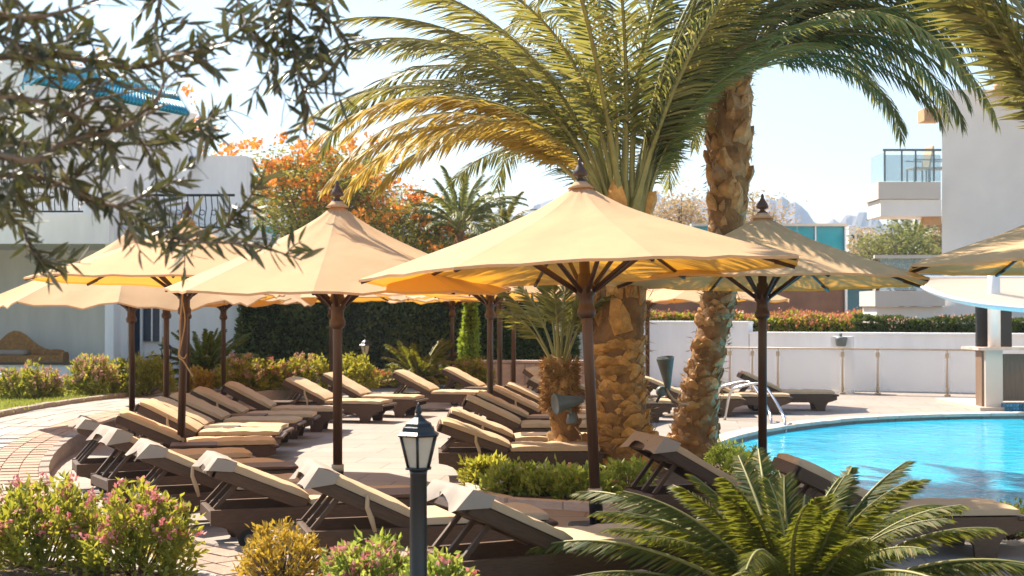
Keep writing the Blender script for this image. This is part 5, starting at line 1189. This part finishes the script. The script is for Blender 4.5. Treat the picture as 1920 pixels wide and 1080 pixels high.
hedge('red flowering hedge on top of the taller white wall', (xq(1215, 33.9), 33.9), (xq(1360, 32.9), 32.9), 1.05, 1.60, .5, 'bush', 3200, .09, .05, 'flower_hedge', 'red', 70, .07, 73)
hedge('red flowering hedge along the low white wall, behind the parasol pole', (xq(1345, 32.2), 32.2), (xq(1612, 30.9), 30.9), 1.05, 1.50, .5, 'bush', 5200, .09, .05, 'flower_hedge', 'red', 170, .07, 74)
hedge('dark brown green hedge on the wall top left of the bar', (xq(1606, 30.75), 30.75), (xq(1990, 29.0), 29.0), 1.05, 1.50, .5, 'hedge_g', 9000, .085, .045, seed=75, top_bumpy=.08, fm='palepink', nf=50, fs=.05)
iv = hedge('bright green ivy climbing a narrow column beside the dark hedge', (xq(871, 29.9), 29.9), (xq(893, 29.9), 29.9), .2, 2.0, .28, 'ivy', 1700, .10, .075, 'ivy_column', seed=76, bumpy=.10, cat='ivy')
bp_ = hedge('low reddish flowering planting in front of the teal glass building', (xq(1380, 41), 41), (xq(1640, 41), 41), 1.05, 1.55, .8, 'bush', 3000, .11, .06, 'flower_hedge', 'red', 160, .08, 77)

# ------------------------------------------------------------------ broad leaved trees behind
def tree(p, lb, h0, ell, nclump, per, ll, lw, leafm, fm=None, nfl=0, fs=.12, seed=1, name='flame_tree', cat='tree', cl=.42, flat=.5, trunk_r=.13, top_only=.15):
    r = np.random.default_rng(seed); t = thing(name, lb, cat, p); rx, ry, rz = ell; cz = h0 + rz
    th = r.uniform(0, 2 * math.pi, nclump); u = r.uniform(-.75, 1, nclump); q = r.uniform(.35, 1, nclump) ** .5 * (1 + .14 * np.sin(th * 4 + seed)); s_ = np.sqrt(1 - u * u)
    c = np.stack([rx * q * s_ * np.cos(th), ry * q * s_ * np.sin(th), cz + rz * q * u], 1)
    mb = MB(); mb.tube([(0, 0, -.2), (.06, .02, h0 * .45), (-.03, 0, h0 * .9), (0, 0, h0 + rz * .35)], [trunk_r * 1.4, trunk_r, trunk_r * .85, trunk_r * .5], 10); mb.build('trunk', 'olivebark', t)
    mb = MB()
    for k in range(min(34, nclump)):
        e = Vector(c[k]); b = Vector((0, 0, h0 * r.uniform(.7, 1.05))); mb.tube([b, b.lerp(e, .5) + Vector((0, 0, .18 * rz)), e], [trunk_r * .42, trunk_r * .26, .02], 6)
    mb.build('limbs', 'olivebark', t)
    pos = np.repeat(c, per, 0) + r.normal(size=(nclump * per, 3)) * np.array([cl, cl, cl * flat]); dr = r.normal(size=(nclump * per, 3)); dr[:, 2] *= .6
    V, F = leaves(pos, dr, ll, lw, .2, r); place('crown', npmesh('crown', V, F, leafm), t, kind='stuff')
    if fm:
        w_ = np.where(u > top_only - .3)[0]; idx = r.choice(w_, nfl, replace=nfl > len(w_)); k = 24
        cc = c[idx] + r.normal(size=(nfl, 3)) * cl * .8 + (c[idx] - np.array([0, 0, cz])) * .12
        pos = np.repeat(cc, k, 0) + r.normal(size=(nfl * k, 3)) * fs * np.array([.62, .62, .38]); V, F = leaves(pos, r.normal(size=(nfl * k, 3)) + np.array([0, 0, .5]), fs * .72, fs * .6, .3, r)
        place('blossoms', npmesh('blossoms', V, F, fm), t, kind='stuff')
    return t
FT = lambda u, d: (xq(u, d), d, 0.1)
tree(FT(590, 36), 'flame tree with orange blossoms above the dark hedge', 2.6, (1.75, 1.5, 1.55), 150, 90, .13, .05, 'flame', 'orange', 105, .19, 81)
tree(FT(735, 38), 'lower flame tree crown behind the pointed parasol, to the right', 2.2, (1.9, 1.4, 1.15), 130, 85, .13, .05, 'flame', 'orange', 48, .18, 82)
tree(FT(300, 41), 'flame tree with orange blossoms rising behind the teal roof', 3.9, (2.3, 1.5, 1.95), 70, 26, .13, .05, 'flame', 'orange', 75, .22, 83)
tree(FT(150, 43), 'flame tree with sparse orange blossoms behind the upper left roof', 4.6, (1.8, 1.5, 2.0), 50, 22, .13, .05, 'flame', 'orange', 45, .22, 86)
tree(FT(1275, 47), 'dry pinkish brown tree between the two palms', 2.6, (1.5, 1.3, 1.35), 90, 55, .14, .06, 'drytree', None, 0, .1, 84, 'dry_tree')
tree(FT(1415, 50), 'dry pinkish brown tree right of the leaning palm', 3.2, (1.2, 1.1, 1.15), 60, 40, .14, .06, 'drytree', None, 0, .1, 85, 'dry_tree')
tree(FT(1640, 62), 'brownish far tree in front of the mountains', 2.6, (1.5, 1.2, 1.2), 70, 45, .17, .08, 'drytree', None, 0, .1, 87, 'far_tree')
tree(FT(1690, 60), 'green far tree left of the hotel balcony base', 2.4, (1.9, 1.4, 1.4), 90, 50, .17, .08, 'fargreen', None, 0, .1, 88, 'far_tree')
tree(FT(1760, 64), 'reddish far tree against the hotel wall edge', 2.8, (1.0, 1.0, 1.7), 60, 45, .17, .08, 'drytree', None, 0, .1, 89, 'far_tree')

# ------------------------------------------------------------------ olive tree whose branches hang in at the upper left
OT = thing('olive_tree', 'olive tree outside the left edge with blurred branches hanging across the upper left', 'tree', (-3.6, 4.9, 0.0)); ol = OT.location.copy()
MB().tube([(0, 0, -.1), (.03, 0, .7), (-.02, .05, 1.5), (.05, 0, 2.2), (0, 0, 2.9)], [.16, .12, .11, .09, .06], 12).build('trunk', 'olivebark', OT)
BR = [  # px polylines with distance from the camera
    ([(-330, 150), (-40, 112), (100, 105), (250, 126), (330, 105), (420, 80), (470, 35)], 4.6, .012), ([(-330, 300), (-40, 290), (60, 300), (120, 268), (230, 238), (300, 200)], 4.4, .015),
    ([(-330, 280), (-30, 262), (90, 272), (170, 270), (280, 266), (365, 240), (400, 215)], 4.9, .011), ([(-330, 350), (-30, 332), (60, 330), (130, 352), (215, 386), (270, 366), (335, 338)], 4.6, .012),
    ([(170, 368), (215, 386), (290, 430), (350, 452), (440, 456), (520, 472), (566, 488)], 4.7, .007), ([(-200, 380), (-20, 395), (40, 425), (56, 470), (90, 488), (150, 492)], 4.8, .007),
    ([(-330, 20), (-40, 22), (60, 32), (150, 12), (220, -20)], 4.3, .012), ([(520, -160), (540, -40), (545, 60), (562, 150), (592, 235)], 4.7, .009), ([(260, -140), (300, -30), (292, 60), (312, 112), (345, 150)], 4.8, .009),
    ([(120, 268), (200, 200), (285, 300), (292, 400)], 4.7, .007), ([(-330, 200), (-30, 182), (80, 192), (160, 232), (210, 280)], 4.4, .010), ([(300, 440), (400, 436), (455, 388), (492, 330)], 4.9, .006),
    ([(420, -120), (440, -20), (470, 60), (520, 110)], 4.9, .007), ([(-200, 80), (0, 70), (70, 130), (130, 170), (210, 150)], 4.5, .008), ([(-330, 240), (-40, 230), (40, 210), (110, 220), (170, 190), (260, 170)], 4.6, .009),
    ([(-100, 350), (0, 355), (60, 380), (95, 350), (150, 330)], 4.5, .007), ([(230, 238), (290, 190), (320, 140), (400, 110)], 4.5, .007), ([(610, -120), (625, -20), (600, 60), (605, 140)], 4.9, .006), ([(-60, -60), (20, -10), (80, 60), (110, 110)], 4.4, .008), ([(-60, 430), (20, 380), (60, 320), (90, 290)], 4.7, .007),
    ([(-80, 60), (10, 70), (60, 110), (120, 100), (180, 60)], 4.4, .007), ([(570, -100), (580, 0), (640, 60), (650, 110)], 4.8, .006), ([(500, -100), (505, 0), (520, 80), (510, 150)], 4.8, .006)]
lpos, ldir, dark = [], [], []
rs = random.Random(21)
for pl, d, rad in BR:
    pts = catmull([Q(u, v, d + .12 * math.sin(k * 1.7 + d * 9)) - ol for k, (u, v) in enumerate(pl)], 8)
    mb = MB().tube(pts, [rad * (1.15 - .85 * k / len(pts)) for k in range(len(pts))], 6)
    twigs = [pts]
    L = along(pts); m = int(L[-1] / .055)
    for k in range(m):
        if rs.random() < .55:
            a, tdir = at_len(pts, L, (k + rs.random()) * .055); sdv = Vector((rs.uniform(-1, 1), rs.uniform(-.8, .8), rs.uniform(-1, 1)))
            e = a + (tdir * .6 + sdv * .8).normalized() * rs.uniform(.06, .17); tw = [a, a.lerp(e, .5) + Vector((0, 0, .008)), e]
            mb.tube(tw, [.0035, .0028, .0015], 4); twigs.append(tw)
    mb.build('branch', 'olivebark', OT)
    for tw in twigs:
        L = along(tw); n = max(3, int(L[-1] / .0235)); 
        for k in range(n):
            s = L[-1] * (k + .6) / n
            if tw is pts and s < L[-1] * .12: continue
            a, tdir = at_len(tw, L, s); sd = Vector((rs.uniform(-1, 1), rs.uniform(-1, 1), rs.uniform(-1, 1))).cross(tdir).normalized()
            for sg in ((-1, 1) if rs.random() < .55 else (rs.choice((-1, 1)),)):
                lpos.append(a); ldir.append((tdir * rs.uniform(.5, 1.1) + sd * sg * .9 + Vector((0, 0, rs.uniform(-.25, .2)))).normalized())
lm = []
for k in range(4):
    Lf, Wf = .082, .0165; mb = MB(); prof = [(0, .15), (.2, .8), (.5, 1), (.8, .62), (1, .05)]
    vs = []
    for t, w in prof:
        bz = -.10 * Lf * t * t * (k - 1.2); vs += [(Lf * t, -Wf / 2 * w, bz + .0018), (Lf * t, 0, bz), (Lf * t, Wf / 2 * w, bz + .0018)]
    fs = [(i * 3 + j, i * 3 + 3 + j, i * 3 + 4 + j, i * 3 + 1 + j) for i in range(4) for j in range(2)]
    lm.append(mb.add(vs, fs, True).mesh('leaf', 'olive'))
def roofwin(p):
    u, v = to_px(p + ol); return 100 < u < 360 and 130 < v < 222
keepl = [i for i in range(len(lpos)) if not roofwin(lpos[i]) or rs.random() < .5]
lpos = [lpos[i] for i in keepl]; ldir = [ldir[i] for i in keepl]
order = list(range(len(lpos))); rs.shuffle(order)
def seen(p):
    u, v = to_px(p + ol); return -30 < u < 1950 and -30 < v < 1080
vis = [i for i in order if seen(lpos[i])]; single = set(vis[:300]); V, F = [], []
for i in order:
    if not seen(lpos[i]) and rs.random() < .35: continue
    qt = ldir[i].to_track_quat('X', 'Z').to_matrix() @ Matrix.Rotation(rs.uniform(0, 6.28), 3, 'X'); sc = rs.uniform(.7, 1.25); me = lm[i % 4]
    if i in single:
        o = place('leaf', me, OT, lpos[i], qt.to_euler(), None, sc)
    else:
        b = len(V); V += [tuple(qt @ (Vector(v.co) * sc) + lpos[i]) for v in me.vertices]; F += [tuple(x + b for x in p.vertices) for p in me.polygons]
place('foliage', npmesh('foliage', V, F, 'olive', True), OT, kind='stuff')
# fallen leaf litter on the soil of the planter
print('olive leaves', len(lpos), 'in view', len(vis))
